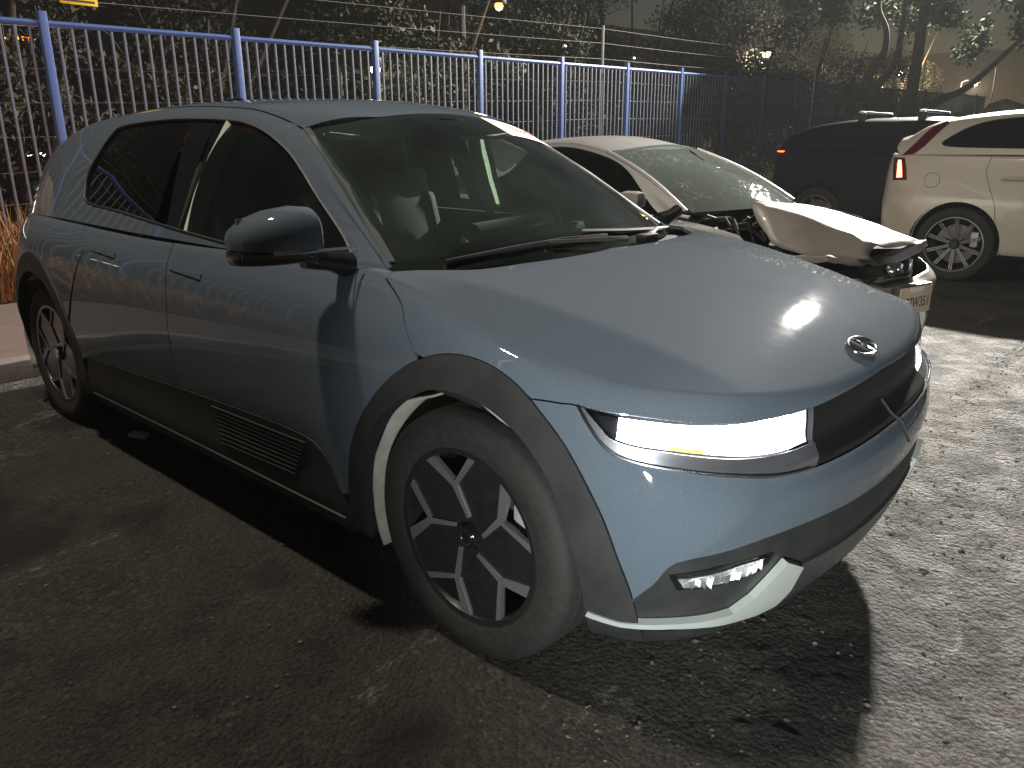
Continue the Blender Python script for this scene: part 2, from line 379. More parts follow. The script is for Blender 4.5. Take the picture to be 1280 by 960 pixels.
def panel(name, skin, poly, mt, parent, gap=.0025, off=0., depth=.014, h=.03, holes=(), both=False, mirror=False, dens=.02, lines=(), bend=None):
    """cut the outline poly (domain points) out of the skin.  both: weld with its mirror image across y=0; mirror: make only the mirror image"""
    B = densify(skin.to(poly), dens)
    if gap: B = inset(B, gap)
    if both: B[np.abs(B[:, 0]) < gap * 1.5 + 1e-6, 0] = 0; B[:, 0] = np.maximum(B[:, 0], 0)
    H = [densify(skin.to(q), dens) for q in holes]; H = [inset(q, -gap) for q in H]
    loops = [B] + H
    lo = B.min(0); hi = B.max(0)
    gx, gy = np.meshgrid(np.arange(lo[0] + h / 2, hi[0], h), np.arange(lo[1] + h / 2, hi[1], h), indexing='ij')
    I = np.stack([gx.ravel(), gy.ravel()], 1)
    ok = inside(I, B)
    for q in H: ok &= ~inside(I, q)
    I = I[ok]
    allb = np.concatenate(loops)
    if len(I):
        d = np.min(np.linalg.norm(I[:, None, :] - allb[None], axis=2), axis=1) if len(I) * len(allb) < 4e7 else np.full(len(I), 1)
        I = I[d > h * .45]
    pts = np.concatenate([allb, I]); ed = []; k = 0
    for q in loops: ed += [(k + i, k + (i + 1) % len(q)) for i in range(len(q))]; k += len(q)
    for q in lines:
        q = np.array(q, float); q = skin.to(q); q = np.concatenate([q[i] + (q[i + 1] - q[i]) * np.linspace(0, 1, max(2, int(np.linalg.norm(q[i + 1] - q[i]) / .015)), endpoint=False)[:, None] for i in range(len(q) - 1)] + [q[-1:]])
        ed += [(len(pts) + i, len(pts) + i + 1) for i in range(len(q) - 1)]; pts = np.concatenate([pts, q])
    V, E_, F_, *_ = geometry.delaunay_2d_cdt([Vector(p) for p in pts], ed, [], 0, 1e-6)
    m = np.array([(p.x, p.y) for p in V]); T = np.array([f for f in F_ if len(f) == 3])
    c = m[T].mean(1); ok = inside(c, B)
    for q in H: ok &= ~inside(c, q)
    T = T[ok]
    N = skin.normal(m); P = skin.at(m) + N * off
    if bend is not None: P = bend(P)
    if both: P[np.abs(P[:, 1]) < .0075, 1] = 0
    if mirror: P = P * [1, -1, 1]; N = N * [1, -1, 1]
    # face winding towards the outside
    fn = np.cross(P[T[:, 1]] - P[T[:, 0]], P[T[:, 2]] - P[T[:, 0]]); fl = (fn * N[T[:, 0]]).sum(1) < 0
    T[fl] = T[fl][:, ::-1]
    # returned edge: every boundary edge goes inwards
    e = np.concatenate([T[:, [0, 1]], T[:, [1, 2]], T[:, [2, 0]]]); key = np.sort(e, 1)
    _, inv, cnt = np.unique(key, axis=0, return_inverse=True, return_counts=True); be = e[cnt[inv.ravel()] == 1]
    if both: be = be[~((np.abs(P[be[:, 0], 1]) < 2e-3) & (np.abs(P[be[:, 1], 1]) < 2e-3))]
    v2 = P; n2 = N; f2 = T.tolist()
    if depth and len(be):
        t = P[be[:, 1]] - P[be[:, 0]]; on = np.cross(t, N[be[:, 0]]); on /= np.linalg.norm(on, axis=1)[:, None] + 1e-12
        a = P[be[:, 0]]; b = P[be[:, 1]]; a2 = a - N[be[:, 0]] * depth; b2 = b - N[be[:, 1]] * depth
        k = len(P); n = len(be)
        v2 = np.concatenate([P, a, b, b2, a2]); n2 = np.concatenate([N] + [on] * 4)
        i = np.arange(n); f2 = f2 + np.stack([k + n + i, k + i, k + 3 * n + i, k + 2 * n + i], 1).tolist()
    if both:
        k = len(v2); v3 = v2 * [1, -1, 1]; n3 = n2 * [1, -1, 1]
        f2 = f2 + [[k + q for q in f[::-1]] for f in f2]; v2 = np.concatenate([v2, v3]); 
        n2 = n2.copy(); cz = np.abs(v2[:k, 1]) < 2e-3; n2[cz, 1] = 0; n3[cz, 1] = 0; n2 = np.concatenate([n2, n3])
    n2 = n2 / (np.linalg.norm(n2, axis=1)[:, None] + 1e-12)
    me = bpy.data.meshes.new(name); me.from_pydata(v2.tolist(), [], f2); me.update()
    me.polygons.foreach_set('use_smooth', [True] * len(me.polygons))
    me.normals_split_custom_set_from_vertices(n2.tolist())
    return link(name, me, mt, parent)
class Inv:
    """side view (x, z) -> domain of a Lower shell"""
    def __init__(s, F, u0, u1):
        s.F = F; u = np.linspace(u0, u1, 500); v = np.linspace(0, F.nv, 160); s.U, s.V = np.meshgrid(u, v, indexing='ij'); s.P = F(s.U, s.V)
    def __call__(s, pts):
        out = []
        for x, z in pts:
            d = (s.P[..., 0] - x) ** 2 + (s.P[..., 2] - z) ** 2; i = np.unravel_index(np.argmin(d), d.shape); u, v = s.U[i], s.V[i]
            for _ in range(6):
                e = 1e-4; q = s.F(np.array([u, u + e, u]), np.array([v, v, v + e]))[:, [0, 2]]
                J = np.stack([(q[1] - q[0]) / e, (q[2] - q[0]) / e], 1)
                if abs(np.linalg.det(J)) < 1e-7: break
                st = np.clip(np.linalg.solve(J, np.array([x, z]) - q[0]), -.05, .05); u = np.clip(u + st[0], s.U.min(), s.U.max()); v = np.clip(v + st[1], 0, s.F.nv)
            out.append((float(u), float(v)))
        return out
# ---------------------------------------------------------------- the blue hatchback, its nose to +x
IOS = Skin(IO, [0, 8, 9], [0, .74, 1.55]); IOS.core = (-1.4, 0, .45)
IOR = Skin(IOU, [0, 4, 7], [0, .52, 1.14]); IOR.core = (-1.5, 0, .6)
io_side = Inv(IO, .85, 5.3)
car = empty('hatchback_car'); tag(car, 'blue-grey hatchback with lit headlights and black wheel-arch cladding', 'car')
hoodedge = smooth_pts([(1.245,6.055),(1.172,6.433),(1.131,6.692),(1.034,6.994),(.951,7.125),(.852,7.172),(.76,7.204),(.643,7.200),(.54,7.233),(.417,7.29),(.27,7.42),(.132,7.50),(0,7.53)], 5)
chrome_line = smooth_pts([(1.13,6.673),(1.086,6.068),(1.042,5.582),(1.01,5.45),(.969,5.426),(.896,5.435),(.821,5.39),(.74,5.27),(.627,5.03),(.477,4.86),(.323,4.81),(.15,4.80),(0,4.80)], 5)
cowl = smooth_pts([(1.863,8.057),(1.805,8.141),(1.735,8.22),(1.68,8.30),(1.626,8.481),(1.583,8.631),(1.553,8.755),(1.53,8.88),(1.525,9)], 4)
fcut = smooth_pts([(1.863,8.057),(1.74,7.391),(1.685,6.591),(1.634,5.932)], 6)
dcut = smooth_pts([(1.975,8.05),(1.955,7.6),(1.908,6.218),(1.909,4.445),(1.965,2.0),(1.975,1.6)], 6)
arch_xz = [(-.447,.26),(-.447,.36),(-.430,.46),(-.402,.54),(-.334,.655),(-.236,.762),(-.132,.836),(-.04,.874),(.04,.886),(.13,.878),(.215,.848),(.285,.802),(.36,.735),(.425,.645),(.47,.56),(.498,.47),(.512,.40),(.520,.32),(.522,.25)]
lip_xz = [(-.375,.24),(-.375,.40),(-.340,.54),(-.264,.655),(-.156,.742),(-.044,.786),(.05,.794),(.15,.776),(.25,.725),(.33,.64),(.38,.53),(.405,.40),(.41,.24)]
arch_f = io_side(smooth_pts(arch_xz, 4)); lip_f = io_side(smooth_pts(lip_xz, 4))
arch_r = io_side([(x - 3.02, z) for x, z in smooth_pts(arch_xz, 4)]); lip_r = io_side([(x - 3.0 if x < 0 else x - 3.0, z) for x, z in smooth_pts(lip_xz, 4)])
def cutpoly(curve, u=None, v=None):
    return curve
def near(c, p): return int(np.argmin([(a - p[0]) ** 2 + (.09 * (b - p[1])) ** 2 for a, b in c]))
BP = M['blue_paint']
# arch curve runs from the door side (rear) over the top to the bumper side (front)
iF = near(arch_f, (1.634, 5.932)); iH = near(arch_f, (1.245, 6.055)); iB = near(arch_f, (.999, 1.616))
hood_poly = hoodedge + [(0, 9)] + cowl[::-1] + fcut[1:] + arch_f[iF + 1:iH]
def crease_line(dm):
    out = []
    for u in np.linspace(1.74, .74, 90):
        vv = np.linspace(8.0, 8.6, 240); P = IO(np.full(240, u), vv); e = -P[:, 1] - io_cr(P[:, 0]); k = np.nonzero((e[:-1] > 0) & (e[1:] <= 0))[0]
        if len(k): k = k[0]; out.append((u, vv[k] + (vv[1] - vv[0]) * e[k] / (e[k] - e[k + 1]) + dm / .81))
    return [(u, min(max(v, 8.0), 8.9)) for u, v in out]
hood = panel('hood', IOS, hood_poly, BP, car, both=True, h=.018, lines=[crease_line(d_) for d_ in (-.014, 0, .014)])
bot = smooth_pts([(.999,1.616),(.925,2.37),(.847,3.108),(.748,3.232),(.588,3.286),(.447,3.270),(.263,3.2),(.1,3.17),(0,3.17)], 5)
bumper_poly = chrome_line + bot[::-1] + arch_f[iH + 1:iB][::-1] + [p for p in hoodedge if p[0] > 1.14]
bumper = panel('front_bumper', IOS, bumper_poly, BP, car, both=True, h=.022, lines=[[(.655, 4.86), (.845, 3.14)]])
# black band between the headlights, pale garnish below each headlight
lens_top = smooth_pts([(1.115,6.757),(1.034,6.98),(.951,7.112),(.852,7.158),(.76,7.192),(.643,7.186),(.54,7.222),(.420,7.275)], 4)
lens_bot = smooth_pts([(1.073,6.355),(1.024,5.985),(.97,6.013),(.902,6.10),(.82,6.10),(.729,6.03),(.638,5.93),(.545,5.885),(.425,5.91)], 4)
iL = near(chrome_line, (.45, 4.85)); iHe = near(hoodedge, (.417, 7.29))
band = [(.426, 7.275)] + hoodedge[iHe:] + chrome_line[::-1][:len(chrome_line) - iL] + [(.433, 5.88)]
panel('grille_band', IOS, band, M['grille'], car, both=True, off=-.004, h=.03, gap=.001)
for mir in (False, True):
    g = panel('headlight_garnish', IOS, [(1.128, 6.68)] + lens_top[:1] + lens_bot + chrome_line[1:iL + 1][::-1], M['garnish'], car, off=-.003, h=.02, gap=.001, mirror=mir)
    P = IO(np.array([a for a, b in chrome_line[:iL]]), np.array([b for a, b in chrome_line[:iL]])); 
    if mir: P = P * [1, -1, 1]
    MB().tube([tuple(p) for p in P + [.003, 0, .002]], .0032, 6).build('chrome_strip', M['chrome'], car)
    hl = panel('headlight', IOS, lens_top + lens_bot[::-1], M['frit'], car, off=-.045, h=.025, gap=-.002, mirror=mir)
    lit_t = [p for p in lens_top if p[0] < 1.036]; lit_b = [p for p in lens_bot if p[0] < 1.026]
    lt_at = lambda q: float(np.interp(-q, [-p[0] for p in lens_top], [p[1] for p in lens_top])); lb_at = lambda q: float(np.interp(-q, [-p[0] for p in lens_bot], [p[1] for p in lens_bot]))
    us = np.linspace(1.03, .505, 16)
    panel('lit_element', IOS, [(q, lt_at(q) - .02) for q in us] + [(q, lb_at(q) + .04) for q in us[::-1]], M['led'], hl, off=-.022, h=.03, mirror=mir)
    panel('inner_element', IOS, [(.505, 7.20), (.425, 7.235), (.430, 5.96), (.505, 5.92)], M['led_dim'], hl, off=-.022, h=.03, mirror=mir)
    panel('turn_signal', IOS, [(.905, 6.34), (.80, 6.36), (.812, 6.16), (.90, 6.16)], M['amber'], hl, off=-.012, h=.03, mirror=mir)
    panel('lens', IOS, lens_top + lens_bot[::-1], M['lens_clear'], hl, off=-.002, h=.03, gap=.001, depth=0, mirror=mir)
# lower valance, fog lamps and skid plate
val = bot + [(0, 0), (.3, 0), (.6, 0), (.9, 0), (1.0, .35), (1.1, .8)] + arch_f[iB:][::-1][:3]
panel('lower_valance', IOS, bot + [(0, .25), (.5, .25), (.8, .25), (.98, .3), (1.05, .6), (1.075, 1.0)] + [(1.03, 1.5)], M['black_plastic'], car, both=True, off=-.012, h=.035, gap=0)
panel('centre_skid', IOS, smooth_pts([(.47, 2.15), (.3, 2.10), (.1, 2.08), (0, 2.08)], 4) + [(0, .75), (.2, .75), (.44, .80), (.50, 1.2)], M['satin_dark'], car, both=True, off=-.002, h=.03, gap=0)
panel('lip_spoiler', IOS, [(0, .62), (.2, .62), (.46, .62), (.7, .62), (.9, .66), (1.02, .75), (1.085, 1.0), (1.09, .7), (1.02, .2), (.9, .14), (.6, 0.1), (.3, 0.1), (0, 0.1)], M['black_plastic'], car, both=True, off=.004, h=.03, gap=0)
for mir in (False, True):
    sk = [(1.085,1.34),(1.004,1.25),(.883,1.36),(.77,1.40),(.685,1.45),(.63,1.75),(.555,2.575),(.472,2.18),(.478,1.5),(.51,1.08),(.58,1.0),(.70,1.10),(.778,1.16),(.87,1.19),(1.004,1.10),(1.092,1.18)]
    panel('skid_trim', IOS, sk, M['satin'], car, off=.010, h=.025, gap=0, depth=.02, mirror=mir)
    fg = [(.885,2.6),(.765,2.805),(.588,2.80),(.618,2.41),(.68,2.34),(.861,2.244)]
    fl = panel('fog_lamp', IOS, fg, M['gloss_black'], car, off=-.010, h=.025, gap=-.002, depth=.004, mirror=mir)
    panel('reflector', IOS, [(.865,2.54),(.70,2.76),(.62,2.76),(.645,2.42),(.845,2.31)], M['fog_refl'], fl, off=-.0065, h=.015, gap=0, depth=.003, mirror=mir)
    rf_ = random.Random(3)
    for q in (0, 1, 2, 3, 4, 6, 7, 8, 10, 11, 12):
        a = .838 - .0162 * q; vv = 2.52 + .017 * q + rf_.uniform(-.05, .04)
        panel('facet', IOS, [(a, vv), (a - .014, vv + .01), (a - .015, vv - rf_.uniform(.08, .27)), (a - .002, vv - rf_.uniform(.08, .27))], M['fog_glint'] if q > 6 or q % 2 else M['facet_grey'], fl, off=-.003, h=.02, gap=.0005, depth=.002, mirror=mir)
    panel('lens', IOS, fg, M['lens_clear'], fl, off=-.001, h=.03, gap=.001, depth=0, mirror=mir)
# ---- flanks
clad = smooth_pts([(2.0,1.55),(2.05,2.2),(2.09,2.47),(2.15,2.62),(2.3,2.66),(2.935,2.50),(3.5,2.33),(3.95,2.22)], 5)
iD = near(arch_f, (1.975, 1.7))
arf = arch_r[::-1]                                     # from its front foot over the top to the rear
iRt = near(arf, (4.10, 5.0)); iC = near(arf, (3.95, 2.22))
Bx = 3.045; Rx = 3.80
def cl_at(u): return float(np.interp(u, [p[0] for p in clad], [p[1] for p in clad]))
for mir in (False, True):
    panel('fender', IOS, fcut + arch_f[iD:iF + 1][::-1] + dcut[::-1], BP, car, mirror=mir)
    fd_poly = dcut + [p for p in clad if 1.99 < p[0] < Bx] + [(Bx, cl_at(Bx)), (Bx - .01, 5), (Bx + .02, 8.02), (2.6, 8.02), (2.2, 8.03)]
    fd = panel('door', IOS, fd_poly, BP, car, mirror=mir)
    # rear door: its rear cut runs down in front of the arch
    rc = [(Rx + .12, 8.03), (Rx + .06, 6.8)] 
    j = near(arf, (3.80, 5.6))
    rd_poly = [(Bx + .02, 8.02), (Bx - .01, 5), (Bx, cl_at(Bx))] + [p for p in clad if Bx < p[0] < arf[iC][0]] + arf[iC:j + 1] + [(Rx + .02, 6.2), (Rx + .06, 6.9), (Rx + .12, 8.03), (3.5, 8.02)]
    rd = panel('door', IOS, rd_poly, BP, car, mirror=mir)
    k = len(arf) - 1
    q_poly = [(Rx + .12, 8.03), (Rx + .06, 6.9), (Rx + .02, 6.2)] + arf[j + 1:k - 2] + [(5.05, 1.8), (5.15, 2.0), (5.4, 2.2), (5.7, 2.2), (6.0, 2.2), (6.0, 8.02), (5.5, 8.02), (5.1, 8.02), (4.6, 8.02)]
    panel('quarter_panel', IOS, q_poly, BP, car, mirror=mir)
    sp = [(1.98, .2), (2.6, .2), (3.3, .2), (3.95, .2), (4.0, 1.0)] + clad[::-1] + [(1.965, 1.0)]
    sill = panel('sill_cladding', IOS, sp, M['arch_plastic'], car, off=.004, gap=0, mirror=mir)
    for r_ in range(9):                               # ribbed field low on the door cladding
        t = r_ / 8
        a = 2.16 + .03 * t; b = 2.78 - .05 * t; v0 = 2.35 - .115 * r_
        P = IO(np.linspace(a + .06 * t, b, 8), np.full(8, v0) + np.linspace(.12, 0, 8)); P = P * [1, -1 if mir else 1, 1] + [0, (.006 if mir else -.006), 0]
        MB().tube([tuple(p) for p in P], .0035, 4).build('rib', M['arch_plastic'], sill)
    P = IO(np.linspace(1.99, 3.95, 30), np.full(30, .95)) * [1, -1 if mir else 1, 1] + [0, (.006 if mir else -.006), 0]
    MB().tube([tuple(p) for p in P], .004, 5).build('sill_strip', M['satin_dark'], car)
    panel('arch_cladding', IOS, arch_f + lip_f[::-1], M['arch_plastic'], car, off=.006, gap=0, depth=.05, h=.022, mirror=mir)
    panel('arch_cladding', IOS, arch_r + lip_r[::-1], M['arch_plastic'], car, off=.006, gap=0, depth=.05, h=.022, mirror=mir)
    rb = [(4.99, 1.3), (5.15, 1.9), (5.4, 2.1), (5.7, 2.1), (6.0, 2.1), (6.0, .1), (5.5, .1), (5.05, .2)]
    panel('rear_valance', IOS, rb, M['arch_plastic'], car, off=-.004, gap=0, mirror=mir)
    panel('tail_lamp', IOS, [(5.37, 6.7), (5.5, 6.75), (6.0, 6.75), (6.0, 5.6), (5.5, 5.6), (5.38, 5.65)], M['tail_red'], car, off=.004, gap=.004, mirror=mir)
    panel('side_marker', IOS, [(5.10, 6.35), (5.17, 6.4), (5.17, 5.75), (5.10, 5.75)], M['amber'], car, off=.004, gap=.004, mirror=mir)
    s = 1 if mir else -1
    # flush handles
    for dr, (a, b) in ((fd, (2.78, 3.02)), (rd, (3.50, 3.74))):
        panel('handle', IOS, [(a, 6.48), (b, 6.60), (b, 6.28), (a, 6.16)], BP, dr, off=.004, gap=.003, depth=.005, mirror=mir, h=.02)
    # liners: a muddy half drum over each wheel
    for cx in (0.02, -3.0):
        V = []; F_ = []; n = 22; rad = .402
        for i in range(n + 1):
            a = R(8 + 197 * i / n)
            for yy in (.90, .80, .62, .50): V.append((cx + rad * math.cos(a) * (1 if yy < .89 else .985), s * yy, .38 + rad * math.sin(a) * (1 if yy < .89 else .985) + .01 * math.sin(9 * a)))
        F_ = [(i * 4 + k_, i * 4 + k_ + 1, (i + 1) * 4 + k_ + 1, (i + 1) * 4 + k_) for i in range(n) for k_ in range(3)]
        me = bpy.data.meshes.new('wheel_liner'); me.from_pydata(V, [], F_); me.polygons.foreach_set('use_smooth', [True] * len(F_))
        lo = link('wheel_liner', me, M['liner'], car)
        md = lo.modifiers.new('t', 'SOLIDIFY'); md.thickness = .006
        back = MB().box((cx, s * .47, .42), (.86, .05, .8)).build('wheel_well', M['dark'], car)
# ---- cabin sides, roof and glass
win = [(-.527,.02),(-.576,1.259),(-.677,2.124),(-.855,2.604),(-1.0,2.87),(-1.11,3.06),(-1.22,3.20),(-1.366,3.235),(-1.7,3.187),(-2.145,3.114),(-2.33,3.05),(-2.399,2.744),(-2.472,2.097),(-2.523,1.542),(-2.51,1.068),(-2.43,.62),(-2.106,.50),(-1.636,.29),(-1.329,.179),(-.967,.08)]
def top_edge(s_):                                       # windshield head, s -1..1 across
    return np.stack([-1.06 + .075 * (1 - s_ ** 2), .578 * s_, 1.434 + .066 * (1 - s_ ** 2)], -1)
def base_edge(s_):
    return np.stack([-.40 + .20 * (1 - np.abs(s_) ** 2.2), .765 * s_, 1.018 + .012 * (1 - s_ ** 2)], -1)
def WSF(s_, t):
    a = base_edge(s_); b = top_edge(s_); p = a + (b - a) * t[..., None]
    bl = .035 * np.sin(np.pi * np.clip(t, 0, 1)) * (1 - .5 * s_ ** 2)
    return p + bl[..., None] * np.array([.55, 0, .83])
WS = Skin(lambda u, v: WSF(u, v), [0, 1], [0, 1]); WS.core = (-1.5, 0, .6)
def ring(a, b, c, d, n=14):
    return [(x, c) for x in np.linspace(a, b, n)] + [(b, y) for y in np.linspace(c, d, n)[1:]] + [(x, d) for x in np.linspace(b, a, n)[1:]] + [(a, y) for y in np.linspace(d, c, n)[1:-1]]
panel('windshield', WS, ring(-.985, .985, -.02, .985), M['glass'], car, gap=0, depth=0, h=.06, dens=.05)
panel('windshield_border', WS, ring(-1.0, 1.0, -.03, 1.0), M['frit'], car, gap=0, depth=0, off=-.003, h=.05, dens=.04, holes=[ring(-.935, .935, .13, .945)])
roof_front = [(-1.06 + .075 * (1 - s_ ** 2), 4 + 3 * (1 - s_)) for s_ in np.linspace(1, 0, 12)]
def frame_poly():
    return [(x, 0.0) for x in (-.40, -.7, -1.1, -1.6, -2.1, -2.6, -3.1, -3.45)] + [(-3.5, 1.5), (-3.48, 3.0), (-3.42, 3.97)] + [(x, 3.97) for x in (-3, -2.5, -2, -1.5, -1.25, -1.075, -.9, -.7, -.55, -.41)]
ROOF = M['blue_paint']
rf = panel('roof', IOR, [(a, 4.03 + (b - 4) * 2.97 / 3) for a, b in [(-1.075 + .075 * (1 - s_ ** 2), 4 + 3 * (1 - s_)) for s_ in np.linspace(1, 0, 12)]] + [(-3.42, 7), (-3.42, 4.03)], ROOF, car, gap=.0, h=.04, depth=.02)
rfm = panel('roof', IOR, [(a, 4.03 + (b - 4) * 2.97 / 3) for a, b in [(-1.075 + .075 * (1 - s_ ** 2), 4 + 3 * (1 - s_)) for s_ in np.linspace(1, 0, 12)]] + [(-3.42, 7), (-3.42, 4.03)], ROOF, car, gap=.0, h=.04, depth=.02, mirror=True)
for mir in (False, True):
    s = 1 if mir else -1
    panel('side_frame', IOR, frame_poly(), BP, car, gap=.001, holes=[smooth_pts(win + win[:1], 4)[:-1]], mirror=mir, h=.03)
    w = np.array(smooth_pts(win + win[:1], 4)[:-1])
    fw = [tuple(p) for p in w if p[0] > -1.53]; rw = [tuple(p) for p in w if p[0] < -1.66]
    bw = [tuple(p) for p in w if -1.71 < p[0] < -1.49]
    panel('side_window', IOR, fw, M['glass_side'], car, gap=-.006, off=-.008, depth=0, mirror=mir, h=.06)
    panel('rear_side_window', IOR, rw, M['glass_dark'], car, gap=-.006, off=-.008, depth=0, mirror=mir, h=.06)
    panel('pillar_cover', IOR, sorted([p for p in bw if p[1] > 1], key=lambda p: p[0]) + sorted([p for p in bw if p[1] < 1], key=lambda p: -p[0]), M['gloss_black'], car, gap=-.004, off=-.006, mirror=mir, h=.05, depth=.03)
    P = IOU(w[:, 0], w[:, 1]) * [1, s * -1, 1]
    MB().tube([tuple(p) for p in P] + [tuple(P[0])], .005, 5, cap=False).build('window_seal', M['black_plastic'], car)
# hatch and rear end
MBh = MB()
rr = [IOU(np.array([-3.44] * 8), np.linspace(0, 7, 8))]
V = []; 
for yy, zz, xx in [(.70,1.03,-3.56),(.67,1.10,-3.52),(.62,1.20,-3.47),(.57,1.30,-3.43),(.50,1.345,-3.42)]: V.append((xx, yy, zz))
F_ = []; P5 = [(x, -y, z) for x, y, z in V] + [(x - .04, 0, z + .02) for x, y, z in V] + V
F_ = [(i, i + 1, i + 6, i + 5) for i in range(4)] + [(5 + i, 6 + i, 11 + i, 10 + i) for i in range(4)]
me = bpy.data.meshes.new('hatch'); me.from_pydata(P5, [], F_); me.polygons.foreach_set('use_smooth', [True] * len(F_)); link('hatch', me, M['glass_dark'], car)
MB().box((-3.40, 0, 1.335), (.16, .90, .03), ch=.012).build('rear_spoiler', BP, car)
MB().box((-2.50, -.02, 1.585), (.16, .035, .05), ch=.012).build('roof_antenna', M['gloss_black'], car)
# inner black shell: closes the gaps between panels
U_ = np.linspace(0, 6, 120); Vv = np.array([1, 2, 3, 4, 5, 6, 7, 7.6])
UU, VV = np.meshgrid(U_, Vv, indexing='ij'); P = IO(UU, VV); core = np.array(IOS.core)
nrm = IOS.normal(IOS.to(np.stack([UU.ravel(), VV.ravel()], 1))).reshape(P.shape); P = P - nrm * np.where(UU < .5, .07, .028)[..., None]
fs = []
def in_wheel(p): return any(abs(p[0] - c) < .43 and p[2] < .80 for c in (.03, -3.0))
for i in range(len(U_) - 1):
    for k in range(len(Vv) - 1):
        c = P[i:i + 2, k:k + 2].reshape(-1, 3).mean(0)
        if not in_wheel(c): a = i * len(Vv) + k; fs.append((a, a + 1, a + len(Vv) + 1, a + len(Vv)))
Vs = P.reshape(-1, 3); n = len(Vs)
me = bpy.data.meshes.new('inner_shell'); me.from_pydata(Vs.tolist() + (Vs * [1, -1, 1]).tolist(), [], fs + [tuple(n + q for q in f) for f in fs]); link('inner_shell', me, M['dark'], car)
MB().box((-1.5, 0, .22), (4.0, 1.3, .06)).box((-1.55, 0, .30), (2.1, 1.7, .1)).build('underbody', M['dark'], car)
MB().box((.28, 0, .46), (.5, 1.1, .40)).build('light_block', M['dark'], car)  # unseen block added to stop floodlight leaking through under the car
MB().box((-3.2, 0, .45), (.7, 1.1, .4)).build('light_block', M['dark'], car)  # second unseen light block, added under the tail
MB().slab([(-.32, -.72, .97), (.62, -.55, .80), (.62, .55, .80), (-.32, .72, .97)], (0, 0, -.02)).build('engine_cover', M['dark'], car)
# ---- emblem: oval ring and slanted letter on the hood
def on_hood(x, y, lift=.004):
    return Vector((x, y, float(io_T(np.array(x), np.array(y))) + lift))
ex, ey = .690, 0.0
sl = (on_hood(ex + .01, 0) - on_hood(ex - .01, 0)).normalized(); sy = Vector((0, 1, 0)); nh = sl.cross(sy) * (1 if sl.cross(sy).z > 0 else -1)
def em(a, b): return on_hood(ex, ey, .006) + sy * a + sl * (-b)          # a to the car's left, b up the hood
ring_pts = [em(.067 * math.cos(t), .035 * math.sin(t)) for t in np.linspace(0, 2 * math.pi, 41)]
eb = MB().tube(ring_pts, .0052, 8, cap=False).build('emblem', M['chrome'], car)
lt = MB()
lt.tube([em(.034, -.030), em(.028, -.008), em(.014, .026)], [.008, .0085, .007], 7)
lt.tube([em(-.034, .030), em(-.028, .008), em(-.014, -.026)], [.008, .0085, .007], 7)
lt.tube([em(.026, -.003), em(.006, .004), em(-.006, -.004), em(-.026, .003)], .0075, 7)
lt.build('letter', M['chrome'], eb)
# cable tie sticking out over the bumper edge
MB().tube([(.757, 0.005, .70), (.785, .01, .665), (.815, .02, .638), (.838, .03, .585)], .0045, 6).build('tow_strap', M['black_plastic'], car)
# ---- mirrors
def mirror(s, cap=True):
    root = empty('mirror', parent=car)
    # stations along the housing from the door outwards: y, centre x, z of base, half depth, height
    st = [(.945, -.515, 1.128, .050, .078), (.962, -.522, 1.118, .078, .104), (1.00, -.535, 1.114, .092, .112), (1.06, -.555, 1.112, .092, .104), (1.11, -.575, 1.112, .080, .084), (1.14, -.59, 1.113, .058, .058), (1.152, -.595, 1.116, .030, .030)]
    V = []; n = 18
    for y, x, z, a, b in st:
        for k in range(n):
            t = math.pi * k / (n - 1); c_, s_ = math.cos(t), math.sin(t)
            V.append((x + a * math.copysign(abs(c_) ** .8, c_), s * y, z + b * s_ ** .62))
    F_ = [(i * n + k, i * n + (k + 1) % n, (i + 1) * n + (k + 1) % n, (i + 1) * n + k) for i in range(len(st) - 1) for k in range(n)] + [tuple(range(n)), tuple((len(st) - 1) * n + k for k in range(n))]
    if cap:
        m = MB(); m.add(V, F_, True); m.build('mirror_cap', BP, root)
        V2 = []; 
        for y, x, z, a, b in st:
            for k in range(n):
                t = math.pi * k / (n - 1); c_, s_ = math.cos(t), math.sin(t); V2.append((x + a * .97 * math.copysign(abs(c_) ** .8, c_), s * y, z - .006 - .036 * s_ ** .5))
        m = MB(); m.add(V2, F_, True); m.build('mirror_foot', M['gloss_black'], root)
        MB().tube([(-.44, s * .86, 1.106), (-.44, s * .96, 1.110), (-.438, s * 1.03, 1.110), (-.47, s * 1.10, 1.110)], .0045, 6).build('indicator', M['chrome'], root)
        MB().box((-.595, s * 1.05, 1.15), (.012, .16, .09), ch=.004).build('mirror_glass', M['chrome'], root)
    b = MB(); b.tube([(-.50, s * .99, 1.085), (-.49, s * .92, 1.07), (-.50, s * .845, 1.05)], [.03, .028, .04], 10); b.build('mirror_base', M['gloss_black'], root)
mirror(-1); mirror(1, False)
# ---- wipers
def wiper(pts, arm):
    w = MB().tube(pts, [.008] * len(pts), 6).build('wiper', M['black_plastic'], car)
    MB().tube(arm, [.011, .008, .006], 6).build('wiper_arm', M['steel'], w)
def ws_pt(s_, t, up=.012): p = WSF(np.array([s_]), np.array([t]))[0]; return (p[0] + .55 * up, p[1], p[2] + .83 * up)
wiper([ws_pt(-.80, .03), ws_pt(-.5, .06), ws_pt(-.2, .07), ws_pt(.1, .06)], [ws_pt(.18, .01, .03), ws_pt(-.05, .03, .03), ws_pt(-.3, .06, .02)])
wiper([ws_pt(-.05, .10), ws_pt(.3, .07), ws_pt(.6, .05), ws_pt(.86, .03)], [ws_pt(.40, .0, .035), ws_pt(.6, .03, .03), ws_pt(.9, .02, .02)])
MB().box(Vector(ws_pt(.36, -.01, .03)), (.05, .09, .035), ch=.01).build('wiper_pivot', M['black_plastic'], car)
cw = [tuple(base_edge(np.array([s_]))[0] + np.array([-.02, 0, -.01])) for s_ in np.linspace(-.98, .98, 15)]
